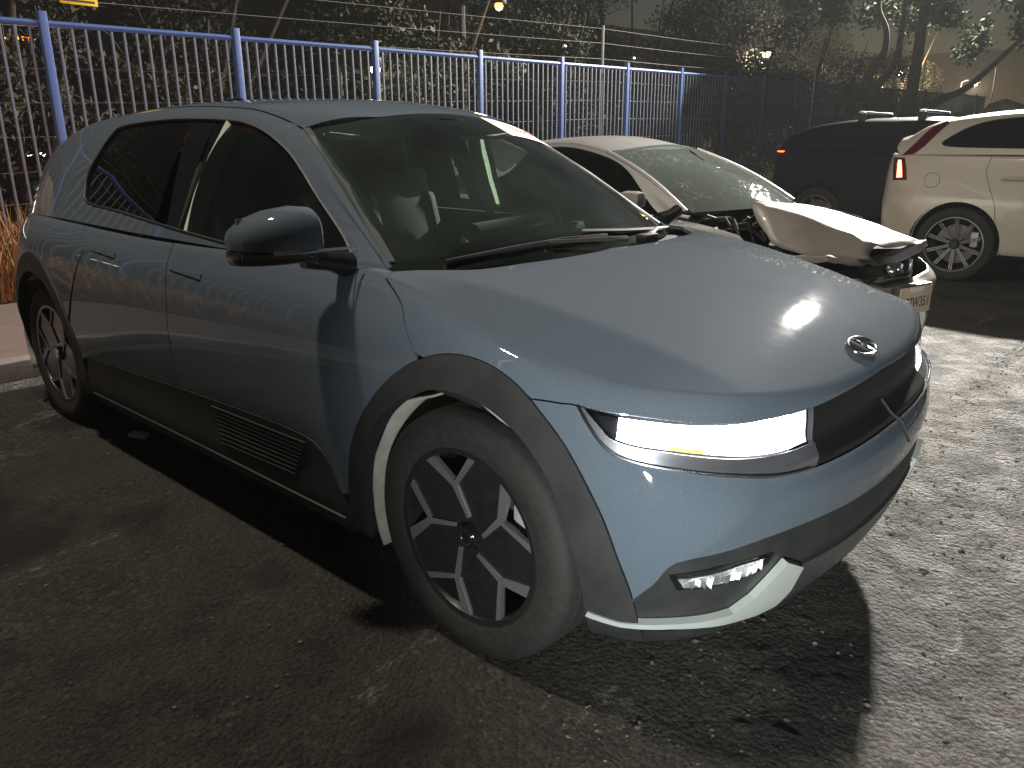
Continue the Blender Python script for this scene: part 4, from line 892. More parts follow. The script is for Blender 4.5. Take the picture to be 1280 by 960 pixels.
# shattered windshield
def shattered():
    m = bpy.data.materials.new('shattered_glass'); m.use_nodes = True; n = m.node_tree.nodes; l = m.node_tree.links; n.remove(n['Principled BSDF']); out = n['Material Output']
    tc = n.new('ShaderNodeTexCoord')
    vo = n.new('ShaderNodeTexVoronoi'); vo.feature = 'DISTANCE_TO_EDGE'; vo.inputs['Scale'].default_value = 17
    wv = n.new('ShaderNodeTexNoise'); wv.inputs['Scale'].default_value = 4; wv.inputs['Detail'].default_value = 4
    mx = n.new('ShaderNodeMix'); mx.data_type = 'RGBA'; mx.inputs[0].default_value = .12; l.new(tc.outputs['Object'], mx.inputs[6]); l.new(wv.outputs['Color'], mx.inputs[7]); l.new(tc.outputs['Object'], wv.inputs['Vector']); l.new(mx.outputs[2], vo.inputs['Vector'])
    lt_ = n.new('ShaderNodeMath'); lt_.operation = 'LESS_THAN'; lt_.inputs[1].default_value = .014; l.new(vo.outputs['Distance'], lt_.inputs[0])
    ns = n.new('ShaderNodeTexNoise'); ns.inputs['Scale'].default_value = 5; ns.inputs['Detail'].default_value = 3; l.new(tc.outputs['Object'], ns.inputs['Vector'])
    rm = n.new('ShaderNodeMapRange'); rm.inputs[1].default_value = .50; rm.inputs[2].default_value = .66; l.new(ns.outputs['Fac'], rm.inputs[0])
    sp = n.new('ShaderNodeTexVoronoi'); sp.inputs['Scale'].default_value = 70; l.new(tc.outputs['Object'], sp.inputs['Vector'])
    sl_ = n.new('ShaderNodeMath'); sl_.operation = 'LESS_THAN'; sl_.inputs[1].default_value = .16; l.new(sp.outputs['Distance'], sl_.inputs[0])
    ad = n.new('ShaderNodeMath'); ad.operation = 'MAXIMUM'; l.new(lt_.outputs[0], ad.inputs[0]); l.new(sl_.outputs[0], ad.inputs[1])
    mu = n.new('ShaderNodeMath'); mu.operation = 'MULTIPLY'; l.new(ad.outputs[0], mu.inputs[0]); l.new(rm.outputs[0], mu.inputs[1])
    m2 = n.new('ShaderNodeMath'); m2.operation = 'MULTIPLY_ADD'; m2.inputs[1].default_value = .75; m2.inputs[2].default_value = .36; l.new(mu.outputs[0], m2.inputs[0])
    tr = n.new('ShaderNodeBsdfTransparent'); tr.inputs[0].default_value = (.45, .52, .48, 1)
    df = n.new('ShaderNodeBsdfDiffuse'); df.inputs[0].default_value = (.40, .47, .43, 1)
    gl = n.new('ShaderNodeBsdfGlossy'); gl.inputs['Roughness'].default_value = .03
    bu = n.new('ShaderNodeBump'); bu.inputs['Strength'].default_value = .5; bu.inputs['Distance'].default_value = .01; l.new(vo.outputs['Distance'], bu.inputs['Height']); l.new(bu.outputs[0], gl.inputs['Normal'])
    x1 = n.new('ShaderNodeMixShader'); l.new(m2.outputs[0], x1.inputs[0]); l.new(tr.outputs[0], x1.inputs[1]); l.new(df.outputs[0], x1.inputs[2])
    fr_ = n.new('ShaderNodeFresnel'); fr_.inputs[0].default_value = 1.5
    x2 = n.new('ShaderNodeMixShader'); l.new(fr_.outputs[0], x2.inputs[0]); l.new(x1.outputs[0], x2.inputs[1]); l.new(gl.outputs[0], x2.inputs[2]); l.new(x2.outputs[0], out.inputs[0])
    return m
M['shatter'] = shattered()
def WWF(s_, t):
    a = np.stack([-.44 + .20 * (1 - s_ ** 2), .66 * s_, .975 + .01 * (1 - s_ ** 2)], -1); b = np.stack([-1.19 + .12 * (1 - s_ ** 2), .53 * s_, 1.325 + .05 * (1 - s_ ** 2)], -1)
    p = a + (b - a) * t[..., None]; k = .03 * np.sin(np.pi * np.clip(t, 0, 1))
    dent = -.05 * np.exp(-((s_ - .35) / .25) ** 2 - ((t - .7) / .2) ** 2)
    return p + (k + dent)[..., None] * np.array([.5, 0, .86])
WW = Skin(lambda u, v: WWF(u, v), [0, 1], [0, 1]); WW.core = (-1.6, 0, .6)
panel('windshield', WW, ring(-.97, .97, 0, .99), M['shatter'], wreck, gap=0, depth=0, h=.05, dens=.05, holes=[[(.30, .66), (.38, .80), (.33, .93), (.22, .88), (.20, .75)]])
panel('windshield_border', WW, ring(-1, 1, -.04, 1), M['black_plastic'], wreck, gap=0, depth=0, off=-.004, h=.05, dens=.05, holes=[ring(-.95, .95, .05, .96)])
for s in (-1, 1):
    P = [tuple(WWF(np.array([s * 1.02]), np.array([t]))[0] + np.array([0, 0, .008])) for t in np.linspace(0, 1, 8)]
    MB().tube(P, .014, 6).build('pillar_strip', SP, wreck)
# cabin of the wreck
MB().box((-1.3, 0, .62), (1.5, 1.3, .3), ch=.05).build('cabin_floor', M['seat'], wreck)
for y in (-.36, .36):
    MB().box((-1.55, y, .85), (.16, .48, .6), Matrix.Rotation(R(-15), 3, 'Y'), ch=.05).box((-1.66, y, 1.17), (.1, .26, .16), ch=.04).build('seat', M['seat'], wreck)
MB().box((-.62, 0, .90), (.4, 1.25, .12), ch=.04).build('dashboard', M['dash'], wreck)
# torn right-hand mirror shells and engine bay
MB().box(wl((-1.28, 1.80, 1.06)), (.16, .10, .10), ch=.04).build('mirror', M['wreck_white'], wreck)
MB().tube([wl((-1.12, 1.87, .985)), wl((-1.0, 1.87, .975)), wl((-.93, 1.87, .968))], .014, 6).build('trim_strip', M['wreck_white'], wreck)
m = MB(); m.box((-.02, 0, .55), (.95, 1.35, .36)); m.build('engine_block', M['dark'], wreck)
rs = random.Random(4)
for k in range(16):
    p = Vector((-.36 + rs.uniform(0, .5), -.62 + rs.uniform(-.08, .3), .82 + rs.uniform(-.03, .12))); q = p + Vector((rs.uniform(-.2, .2), rs.uniform(-.15, .15), rs.uniform(-.03, .10)))
    MB().tube([p, (p + q) / 2 + Vector((0, 0, .04)), q], rs.uniform(.006, .018), 5).build('torn_trim', M['black_plastic'], wreck)
for k in range(5):
    p = Vector((-.38 + .09 * k, -.60 + .02 * k, .93 - .012 * k)); m = MB(); m.slab([p, p + Vector((.07, .03, .02)), p + Vector((.10, .10, -.01)), p + Vector((.02, .09, -.02))], (0, 0, .006)); m.build('broken_shard', M['black_plastic'] if k % 2 else M['wreck_white'], wreck)
# crumpled sheet pieces: coarse control grids in world space, subdivided and dented
def crumple(name, grid, mt, amp, freq, seed, n=6, thick=.006):
    g = np.array(grid, float); a, b = g.shape[:2]
    ai = np.linspace(0, a - 1, (a - 1) * n + 1); bi = np.linspace(0, b - 1, (b - 1) * n + 1)
    fa = spl(np.arange(a), g.reshape(a, -1))(ai).reshape(len(ai), b, 3); fb = spl(np.arange(b), fa.transpose(1, 0, 2).reshape(b, -1))(bi).reshape(len(bi), len(ai), 3)
    r = np.random.default_rng(seed)
    if amp:
        from mathutils import noise as mn
        off = np.array([[mn.noise(Vector(p) * freq + Vector((seed, 0, 0))) + .9 * (abs(mn.noise(Vector(p) * freq * 1.7 + Vector((0, seed, 0)))) - .25) for p in row] for row in fb])
        fb = fb + off[..., None] * np.array([.4, -.3, 1.]) * amp
    V = [wl(p) for p in fb.reshape(-1, 3)]; w = len(ai)
    m = MB(); m.add(V, [(i * w + k, i * w + k + 1, (i + 1) * w + k + 1, (i + 1) * w + k) for i in range(len(bi) - 1) for k in range(w - 1)], True)
    o = m.build(name, mt, wreck); md = o.modifiers.new('t', 'SOLIDIFY'); md.thickness = thick; return o
crumple('crumpled_hood', [
 [(-.45,1.93,.86),(-.55,1.96,.96),(-.65,2.04,1.062),(-.70,2.3,1.045),(-.80,2.6,1.03),(-.88,2.95,1.01),(-.93,3.28,.97)],
 [(-.27,1.98,.79),(-.34,2.05,.90),(-.42,2.16,1.005),(-.43,2.35,1.01),(-.45,2.6,.99),(-.50,2.95,.96),(-.55,3.28,.91)],
 [(-.11,2.10,.775),(-.17,2.17,.85),(-.22,2.27,.925),(-.22,2.40,.90),(-.2,2.65,.905),(-.24,2.95,.88),(-.3,3.28,.83)],
 [(.00,2.18,.77),(-.03,2.22,.80),(-.02,2.32,.855),(.0,2.45,.82),(.06,2.72,.815),(.03,2.98,.80),(-.06,3.25,.76)]], M['wreck_white'], .020, 4.0, 3, n=3)
crumple('curled_edge', [
 [(-0.390,1.95,.80),(-0.231,2.02,.795),(-0.134,2.13,.775),(-0.080,2.40,.765),(0.000,2.72,.80),(0.020,2.86,.815)],
 [(-0.321,1.92,.80),(-0.169,1.98,.80),(-0.075,2.10,.78),(-0.020,2.38,.765),(0.060,2.72,.81),(0.080,2.84,.83)],
 [(-0.301,1.92,.76),(-0.142,1.99,.765),(-0.055,2.10,.745),(0.000,2.38,.735),(0.080,2.72,.76),(0.090,2.84,.79)]], M['wreck_white'], .018, 9, 8, thick=.012)
hl2 = crumple('headlight', [
 [(-0.197,2.0,.765),(-0.045,2.15,.74),(0.000,2.42,.725),(0.050,2.7,.74)],
 [(-0.132,1.98,.70),(-0.008,2.12,.68),(0.030,2.42,.665),(0.070,2.7,.66)],
 [(-0.162,2.02,.64),(-0.033,2.14,.62),(0.010,2.42,.60),(0.050,2.7,.60)]], M['gloss_black'], .01, 10, 5)
for y in (2.45, 2.55): MB().lathe([(.001, .03), (.03, .028), (.045, .0), (.04, -.03)], wl((.02, y, .69)), 'x', 16).build('reflector', M['chrome'], wreck)
MB().box(wl((.075, 2.62, .70)), (.02, .012, .09), ch=.004).build('bracket', M['chrome'], wreck)
crumple('front_bumper', [
 [(-0.420,1.84,.66),(-0.159,1.87,.70),(-0.035,2.05,.69),(0.000,2.40,.63),(0.050,2.70,.625),(0.070,2.95,.63),(-0.050,3.30,.66),(-0.420,3.58,.66)],
 [(-0.400,1.82,.58),(-0.120,1.84,.62),(0.028,2.02,.61),(0.070,2.40,.57),(0.120,2.70,.57),(0.130,2.95,.57),(0.000,3.32,.58),(-0.410,3.60,.58)],
 [(-0.400,1.83,.45),(-0.120,1.85,.46),(-0.001,2.04,.44),(0.030,2.40,.42),(0.080,2.70,.42),(0.100,2.95,.42),(-0.020,3.31,.42),(-0.410,3.59,.42)],
 [(-0.404,1.86,.27),(-0.161,1.90,.26),(-0.068,2.08,.25),(-0.040,2.42,.25),(0.010,2.70,.25),(0.030,2.92,.26),(-0.090,3.28,.26),(-0.420,3.56,.26)]], M['wreck_white'], .014, 6, 11)
# plate box hanging crooked off the bumper
pr = empty('number_plate', wl((.16, 2.46, .545)), R(-16) - WR_A, wreck)
MB().box((-.02, 0, 0), (.05, .31, .165), ch=.006).build('plate_frame', M['steel'], pr)
MB().box((.008, 0, -.003), (.006, .295, .150), ch=.002).build('plate_face', M['plate'], pr)
tx = text('lettering', '087W351', .082, M['ink'], None, Matrix())
dg = bpy.context.evaluated_depsgraph_get(); me = bpy.data.meshes.new_from_object(tx.evaluated_get(dg)); bpy.data.objects.remove(tx)
lo = link('lettering', me, None, pr); lo.matrix_local = frame_at((.0125, 0, -.018), (0, 1, 0), (0, 0, 1)); lo.scale = (.78, 1, 1)
MB().box((.012, 0, .055), (.004, .11, .02)).build('registration_tab', M['white_label'], pr)
MB().tube([wl((.12, 2.74, .50)), wl((.14, 2.75, .40)), wl((.13, 2.75, .30))], [.03, .028, .024], 6).build('bumper_bracket', M['satin'], wreck)
# ---------------------------------------------------------------- ground, kerb, grass
def ground_mat():
    m = bpy.data.materials.new('dirty_asphalt'); m.use_nodes = True; n = m.node_tree.nodes; l = m.node_tree.links; b = n['Principled BSDF']
    tc = n.new('ShaderNodeTexCoord')
    def noise(sc, det=6, ro=.6, vec=None):
        t = n.new('ShaderNodeTexNoise'); t.inputs['Scale'].default_value = sc; t.inputs['Detail'].default_value = det; t.inputs['Roughness'].default_value = ro; l.new(vec or tc.outputs['Object'], t.inputs['Vector']); return t
    def rng_(x, a, b_, c=0, d=1):
        r = n.new('ShaderNodeMapRange'); r.inputs[1].default_value = a; r.inputs[2].default_value = b_; r.inputs[3].default_value = c; r.inputs[4].default_value = d; l.new(x, r.inputs[0]); return r.outputs[0]
    def mixc(f, c1, c2):
        x = n.new('ShaderNodeMix'); x.data_type = 'RGBA'; l.new(f, x.inputs[0])
        for i, c in ((6, c1), (7, c2)):
            if isinstance(c, tuple): x.inputs[i].default_value = (*c, 1)
            else: l.new(c, x.inputs[i])
        return x.outputs[2]
    big = noise(.9, 5, .6); mid = noise(5, 7, .7); fine = noise(55, 5, .75); grit = noise(170, 3, .7)
    c = mixc(rng_(big.outputs['Fac'], .38, .62), (.034, .031, .027), (.086, .073, .055))
    c = mixc(rng_(mid.outputs['Fac'], .35, .7), c, (.085, .074, .058))
    c = mixc(rng_(fine.outputs['Fac'], .50, .72, 0, .75), c, (.150, .130, .102))
    c = mixc(rng_(noise(110, 4, .7).outputs['Fac'], .50, .40, 0, .75), c, (.02, .018, .015))
    vr = n.new('ShaderNodeTexVoronoi'); vr.inputs['Scale'].default_value = 62; vr.inputs['Randomness'].default_value = 1; l.new(tc.outputs['Object'], vr.inputs['Vector'])
    sx = n.new('ShaderNodeSeparateColor'); l.new(vr.outputs['Color'], sx.inputs[0])
    pm = noise(1.1, 4, .6); pk = rng_(pm.outputs['Fac'], .40, .60, .12, 1)
    def times(a, b_):
        q = n.new('ShaderNodeMath'); q.operation = 'MULTIPLY'; l.new(a, q.inputs[0]); l.new(b_, q.inputs[1]); return q.outputs[0]
    c = mixc(times(rng_(sx.outputs[0], .62, 1, 0, .55), pk), c, (.20, .175, .14)); c = mixc(times(rng_(sx.outputs[1], .60, 1, 0, .7), pk), c, (.022, .019, .016))
    oil = noise(1.6, 3, .5); c = mixc(rng_(oil.outputs['Fac'], .53, .63, 0, .85), c, (.014, .013, .012))
    # pale scraped patches
    mp = n.new('ShaderNodeMapping'); mp.inputs['Scale'].default_value = (1, .45, 1); mp.inputs['Rotation'].default_value = (0, 0, .5); l.new(tc.outputs['Object'], mp.inputs[0])
    sc = noise(1.3, 9, .75, mp.outputs[0]); sp = noise(28, 6, .8, mp.outputs[0])
    mu = n.new('ShaderNodeMath'); mu.operation = 'MULTIPLY'; l.new(rng_(sc.outputs['Fac'], .57, .63), mu.inputs[0]); l.new(rng_(sp.outputs['Fac'], .48, .58), mu.inputs[1])
    c = mixc(mu.outputs[0], c, (.34, .31, .26))
    l.new(c, b.inputs['Base Color'])
    l.new(rng_(mid.outputs['Fac'], .3, .7, .55, .9), b.inputs['Roughness'])
    s1 = n.new('ShaderNodeMath'); s1.operation = 'MULTIPLY_ADD'; s1.inputs[1].default_value = .8; l.new(grit.outputs['Fac'], s1.inputs[0]); l.new(fine.outputs['Fac'], s1.inputs[2])
    s2 = n.new('ShaderNodeMath'); s2.operation = 'MULTIPLY_ADD'; s2.inputs[1].default_value = -1.0; l.new(vr.outputs['Distance'], s2.inputs[0]); l.new(s1.outputs[0], s2.inputs[2])
    bu = n.new('ShaderNodeBump'); bu.inputs['Strength'].default_value = 1; bu.inputs['Distance'].default_value = .028; l.new(s2.outputs[0], bu.inputs['Height']); l.new(bu.outputs[0], b.inputs['Normal'])
    return m
m_ = MB(); m_.add([(-4.0, -60, 0), (60, -60, 0), (60, 90, 0), (-4.0, 90, 0)], [(0, 1, 2, 3)]); GM = ground_mat(); g = m_.build('ground', GM); tag(g, kind='structure')
# broken-up surface layer in front of the cars: real relief of a centimetre or so
gx = np.arange(.30, 3.7, .0125); gy = np.arange(-2.3, 6.6, .0125); nx_, ny_ = len(gx), len(gy)
def vnoise(cell, seed):
    r = np.random.default_rng(seed); a = int(nx_ * .0125 / cell) + 3; b = int(ny_ * .0125 / cell) + 3; q = r.random((a, b))
    i = (gx - gx[0]) / cell; j = (gy - gy[0]) / cell; i0 = i.astype(int); j0 = j.astype(int); fi = (i - i0)[:, None]; fj = (j - j0)[None]
    fi = fi * fi * (3 - 2 * fi); fj = fj * fj * (3 - 2 * fj)
    return (q[i0][:, j0] * (1 - fi) + q[i0 + 1][:, j0] * fi) * (1 - fj) + (q[i0][:, j0 + 1] * (1 - fi) + q[i0 + 1][:, j0 + 1] * fi) * fj
hgt = .0065 * vnoise(.026, 1) ** 1.5 + .006 * np.clip(vnoise(.042, 2) - .55, 0, 1) * 2.2 + .004 * vnoise(.014, 3) + .008 * vnoise(.3, 4) + .010 * vnoise(.11, 6) ** 2
ed = np.minimum(np.minimum(np.arange(nx_), np.arange(nx_)[::-1])[:, None], np.minimum(np.arange(ny_), np.arange(ny_)[::-1])[None]); hgt = .001 + (hgt - .004) * np.clip(ed / 30, 0, 1)
Vg = np.stack([np.broadcast_to(gx[:, None], hgt.shape), np.broadcast_to(gy[None], hgt.shape), hgt], -1).reshape(-1, 3)
idx = np.arange(nx_ * ny_).reshape(nx_, ny_); Fg = np.stack([idx[:-1, :-1], idx[1:, :-1], idx[1:, 1:], idx[:-1, 1:]], -1).reshape(-1, 4)
me = bpy.data.meshes.new('worn_asphalt'); me.from_pydata(Vg.tolist(), [], Fg.tolist()); me.polygons.foreach_set('use_smooth', [True] * len(Fg)); tag(link('worn_asphalt', me, GM), kind='structure')
M['kerb'] = mat('concrete', (.20, .19, .175), .85, noise=(7, .7, (.12, .11, .10)), bump=(60, .5, .004))
M['paving'] = mat('pavement_concrete', (.125, .10, .09), .85, noise=(4, .7, (.085, .07, .062)), bump=(80, .4, .004))
M['soil'] = mat('soil', (.075, .058, .038), .95, noise=(3, .8, (.04, .034, .022)), bump=(20, .8, .03))
k0 = empty('kerb'); tag(k0, kind='structure')
for i in range(40):
    y = -14 + i * 1.0
    MB().box((-4.075, y + .5, .055), (.15, .992, .13), ch=.012).build('kerb_stone', M['kerb'], k0)
m_ = MB(); m_.box((-5.2, 5, .02), (2.1, 130, .16)); tag(m_.build('pavement', M['paving']), kind='structure')
# ground beyond the pavement, rising to a bank behind the fence
prof = [(-6.25, .06), (-7.3, .12), (-9, .1), (-14, .2), (-17, 1.0), (-22, 4.2), (-30, 8.5), (-45, 10)]
ys = [-60, -20, -8, 0, 8, 16, 24, 34, 46, 60, 90]
V = [(x + .5 * math.sin(y * .7 + i), y, z + (.25 * math.sin(y * .9 + i * 2) if i > 3 else 0)) for y in ys for i, (x, z) in enumerate(prof)]; k = len(prof)
m_ = MB(); m_.add(V, [(i * k + j, i * k + j + 1, (i + 1) * k + j + 1, (i + 1) * k + j) for i in range(len(ys) - 1) for j in range(k - 1)], True); tag(m_.build('terrain', M['soil']), kind='structure')
V = [(-45, 70, -1), (30, 70, -1), (60, 80, -1), (-45, 78, 9), (30, 78, 8), (60, 90, 8)]
m_ = MB(); m_.add(V, [(0, 1, 4, 3), (1, 2, 5, 4)], True); tag(m_.build('hill', M['soil']), kind='structure')
# stones and grit
M['stone'] = mat('grit', (.20, .18, .15), .8, noise=(14, 1.0, (.06, .052, .043)))
def grit(n, box, smin, smax, seed, name, mt):
    r = np.random.default_rng(seed); V = []; F_ = []
    base = np.array([(1, 0, 0), (0, 1, 0), (-1, 0, 0), (0, -1, 0), (0, 0, 1), (0, 0, -.6)], float); fb = [(0, 1, 4), (1, 2, 4), (2, 3, 4), (3, 0, 4), (1, 0, 5), (2, 1, 5), (3, 2, 5), (0, 3, 5)]
    for i in range(n):
        s = smin + (smax - smin) * r.random() ** 4; a = r.random() * 6.28; p = base * (.6 + .6 * r.random((6, 1))) * [1, .5 + .5 * r.random(), .35 + .3 * r.random()] * s
        c_, s_ = math.cos(a), math.sin(a); p = p @ np.array([[c_, s_, 0], [-s_, c_, 0], [0, 0, 1]])
        x = box[0] + (box[1] - box[0]) * r.random(); y = box[2] + (box[3] - box[2]) * r.random(); p += [x, y, s * .1 + .006]
        b = len(V); V += p.tolist(); F_ += [tuple(b + q for q in f) for f in fb]
    me = bpy.data.meshes.new(name); me.from_pydata(V, [], F_); o = link(name, me, mt); tag(o, 'loose grit and small stones strewn over the dark asphalt', 'gravel', kind='stuff'); return o
grit(22000, (.4, 3.7, -2.2, 6.6), .003, .013, 3, 'gravel', M['stone'])
grit(1500, (-4, 1.2, -2.6, -.7), .0015, .008, 5, 'gravel', M['stone'])
# grass between pavement and fence
M['dry_grass'] = mat('dry_grass', (.26, .15, .05), .8, noise=(6, .8, (.30, .20, .09)))
def blades(name, n, box, hmin, hmax, mt, seed, label, z0=.1):
    r = np.random.default_rng(seed); V = []; F_ = []
    for i in range(n):
        x = box[0] + (box[1] - box[0]) * r.random(); y = box[2] + (box[3] - box[2]) * r.random(); h = hmin + (hmax - hmin) * r.random() ** 1.5; a = r.random() * 6.28; w = .004 + .006 * r.random()
        dx, dy = math.cos(a), math.sin(a); ln = h * (.15 + .5 * r.random()); b = len(V)
        V += [(x - dy * w, y + dx * w, z0), (x + dy * w, y - dx * w, z0), (x + dx * ln * .4 + dy * w * .8, y + dy * ln * .4 - dx * w * .8, z0 + h * .6), (x + dx * ln * .4 - dy * w * .8, y + dy * ln * .4 + dx * w * .8, z0 + h * .6), (x + dx * ln, y + dy * ln, z0 + h)]
        F_ += [(b, b + 1, b + 2, b + 3), (b + 3, b + 2, b + 4)]
    me = bpy.data.meshes.new(name); me.from_pydata(V, [], F_); return tag(link(name, me, mt), label, 'grass', kind='stuff')
blades('grass', 9000, (-7.2, -6.3, -5, 3), .25, .85, M['dry_grass'], 9, 'dry straw-coloured grass along the pavement in front of the fence')
# ---------------------------------------------------------------- blue railing fence
M['blue_steel'] = mat('blue_steel', (.065, .13, .36), .45, coat=.2, noise=(12, .5, (.075, .12, .28)))
M['grey_bar'] = mat('pale_blue_steel', (.105, .122, .18), .55, noise=(9, .8, (.07, .08, .11)))
FA = R(91.17); FD = Vector((math.cos(FA), math.sin(FA), 0)); F0 = Vector((-7.265, .809, 0))
fence = empty('railing_fence', F0); tag(fence, 'tall blue steel railing fence with square posts and thin upright bars', 'fence')
ztop = lambda k: 2.544 + .0389 * k
bar_me = None
def fpt(k): return FD * (2.0 * k)
rotf = Matrix.Rotation(FA, 3, 'Z')
mb = MB().box((0, 0, 1.18), (.024, .024, 2.36), ch=.004).build('bar', M['grey_bar'], fence); bar_me = mb.data; first = True
far = MB()
for k in range(-3, 20):
    p = fpt(k); zt = ztop(k)
    MB().box((p.x, p.y, zt / 2 + .02), (.075, .075, zt + .06), rotf, ch=.008).build('post', M['blue_steel'], fence)
    q = fpt(k + 1); zq = ztop(k + 1)
    MB().tube([p + Vector((0, 0, zt - .055)), q + Vector((0, 0, zq - .055))], .030, 6).build('rail', M['blue_steel'], fence)
    MB().tube([p + Vector((0, 0, .25)), q + Vector((0, 0, .25))], .028, 6).build('rail', M['blue_steel'], fence)
    for j in range(1, 16):
        t = j / 16; c = p + (q - p) * t; zz = zt + (zq - zt) * t
        if k < 15:
            if first: o = mb; first = False
            else: o = bpy.data.objects.new('bar', bar_me); COL.objects.link(o); o.parent = fence
            o.location = (c.x, c.y, .05); o.scale = (1, 1, (zz - .1) / 2.36)
        else: far.box((c.x, c.y, (zz - .05) / 2), (.024, .024, zz - .1))
o = far.build('far_bars', M['grey_bar'], fence); o['kind'] = 'stuff'
# poles carrying wire behind the fence
M['galv'] = mat('galvanised_steel', (.45, .44, .42), .5, .5)
M['wire'] = mat('fence_wire', (.34, .31, .27), .6, .3)
PY = [-9.0, 10.2, 19.8, 29.3, 39.6]
zs = [.85, 1.15, 1.45, 1.78, 2.10, 2.42, 2.80, 3.06, 3.30]
for i, y in enumerate(PY):
    zt = 3.0 + .037 * y
    o = MB().tube([(-7.6, y, 0), (-7.6, y, zt)], .022 if y != 10.2 else .024, 8).build('wire_pole', M['galv'])
    tag(o, ['pale wire pole past the near end of the blue fence', 'pale wire pole rising behind the roof of the wrecked sedan', 'pale wire pole behind the dark stretch of the blue fence', 'pale wire pole beside the brick hut', 'pale wire pole past the tree above the cream-white car'][i], 'pole', 'wire poles behind the fence')
for i, z in enumerate(zs):
    P = []
    for a, b in zip(PY[:-1], PY[1:]):
        for t in np.linspace(0, 1, 9)[:-1]: y = a + (b - a) * t; P.append((-7.6, y, z - .28 + .030 * y - .05 * math.sin(math.pi * t)))
    o = MB().tube(P, .0035, 4).build('wire_strand', M['wire']); tag(o, {8: 'topmost thin wire strand above the blue fence', 7: 'second wire strand from the top above the blue fence', 6: 'lowest of three wire strands above the blue fence'}.get(i, 'thin wire strand running behind the bars of the blue fence'), 'wire', 'wire strands behind the fence')
for y, z in ((9.1, 2.95), (11.2, 2.9), (8.9, 1.95)):
    o = MB().lathe([(.001, -.03), (.025, -.03), (.03, 0), (.025, .03), (.001, .03)], (-7.6, y, z), 'y', 8).build('wire_tensioner', M['galv']); tag(o, 'small wire tensioner clipped on a strand above the blue fence', 'tensioner', 'wire tensioners')
# yellow notice on the wire
sg = empty('warning_sign', (-7.57, 1.285, 2.90)); tag(sg, 'yellow warning plate hung on the wire above the fence', 'sign')
MB().box((0, 0, 0), (.006, .36, .34), ch=.002).build('sign_plate', mat('yellow_sign', (.80, .58, .03), .5), sg)
MB().box((.005, 0, -.135), (.002, .30, .018)).build('sign_border', M['ink'], sg)
# ---------------------------------------------------------------- trailer beyond the fence
tr = empty('box_trailer', (-12.6, -1.2, 0)); tag(tr, 'tan box trailer with a bright lower strip behind the fence', 'trailer')
M['tan'] = mat('tan_panel', (.34, .24, .12), .6, noise=(3, .6, (.2, .13, .06)))
for i in range(7): MB().box((0, -3.3 + i * 1.1, 1.78), (1.6, 1.08, .92), ch=.01).build('side_panel', M['tan'], tr)
MB().box((.83, 0, 1.27), (.05, 7.7, .05)).build('light_strip', mat('strip_lamp', (1, .95, .85), .4, emit=(1, .86, .68), es=5), tr)
MB().box((0, 0, 1.1), (1.4, 7.6, .2)).build('chassis', M['dark'], tr)
for y in (-2.6, -1.5, 2.6):
    MB().lathe(tyre_profile(.48, .28, .28), (.6, y, .48), 'x', 28).build('wheel', M['rubber'], tr)
MB().box((.2, 0, 2.9), (.06, 7.6, .06)).build('top_rail', M['dark'], tr)
for y in (3.62, 3.2, 3.5, 2.9): MB().box((.26, y, 2.90), (.03, .16, .05), ch=.008).build('marker_lamp', mat('marker', (1, .3, .05), .4, emit=(1, .25, .02), es=5), tr)
# ---------------------------------------------------------------- street lamps far behind the trees
M['sodium'] = mat('sodium_bulb', (1, .7, .3), .4, emit=(1, .42, .06), es=5)
M['led_white'] = mat('white_bulb', (1, .95, .85), .4, emit=(1, .9, .68), es=45)
def street_lamp(x, y, z, r_, mt, label, power=60):
    root = empty('street_lamp', (x, y, 0)); tag(root, label, 'street lamp', 'street lamps beyond the fence')
    MB().tube([(-.9, 0, -1), (-.9, 0, z + .1), (-.6, 0, z + .25), (0, 0, z + .22)], [.08, .06, .05, .04], 8).build('lamp_post', M['black_plastic'], root)
    MB().lathe([(.001, z + .2), (r_ * 1.5, z + .16), (r_ * 1.9, z + .05), (r_ * 1.8, z + .03)], (0, 0, 0), 'z', 14).build('lamp_head', M['black_plastic'], root)
    pl = bpy.data.lights.new('bulb_light', 'POINT'); pl.energy = power; pl.color = (1, .78, .5); pl.shadow_soft_size = .15; po = bpy.data.objects.new('bulb_light', pl); COL.objects.link(po); po.parent = root; po.location = (0, 0, z - r_ - .17)
    MB().lathe([(.001, z + r_), (r_ * .7, z + r_ * .7), (r_, z), (r_ * .7, z - r_ * .7), (.001, z - r_)], (0, 0, 0), 'z', 14).build('bulb', mt, root)
street_lamp(-8.6, 8.55, 3.62, .075, M['sodium'], 'amber street lamp above the bushes behind the fence', 20)
street_lamp(-14, 30.36, 4.81, .16, M['sodium'], 'amber street lamp above the dark end of the fence', 1100)
street_lamp(-14, 47.3, 5.05, .16, M['sodium'], 'small amber street lamp seen past the bent tree trunk', 3500)
street_lamp(-14, 63.9, 5.24, .18, M['sodium'], 'far amber street lamp low over the blue fence', 3500)
street_lamp(-8.3, 5.57, 2.42, .07, M['led_white'], 'white lamp shining through the bars of the blue fence', 6)
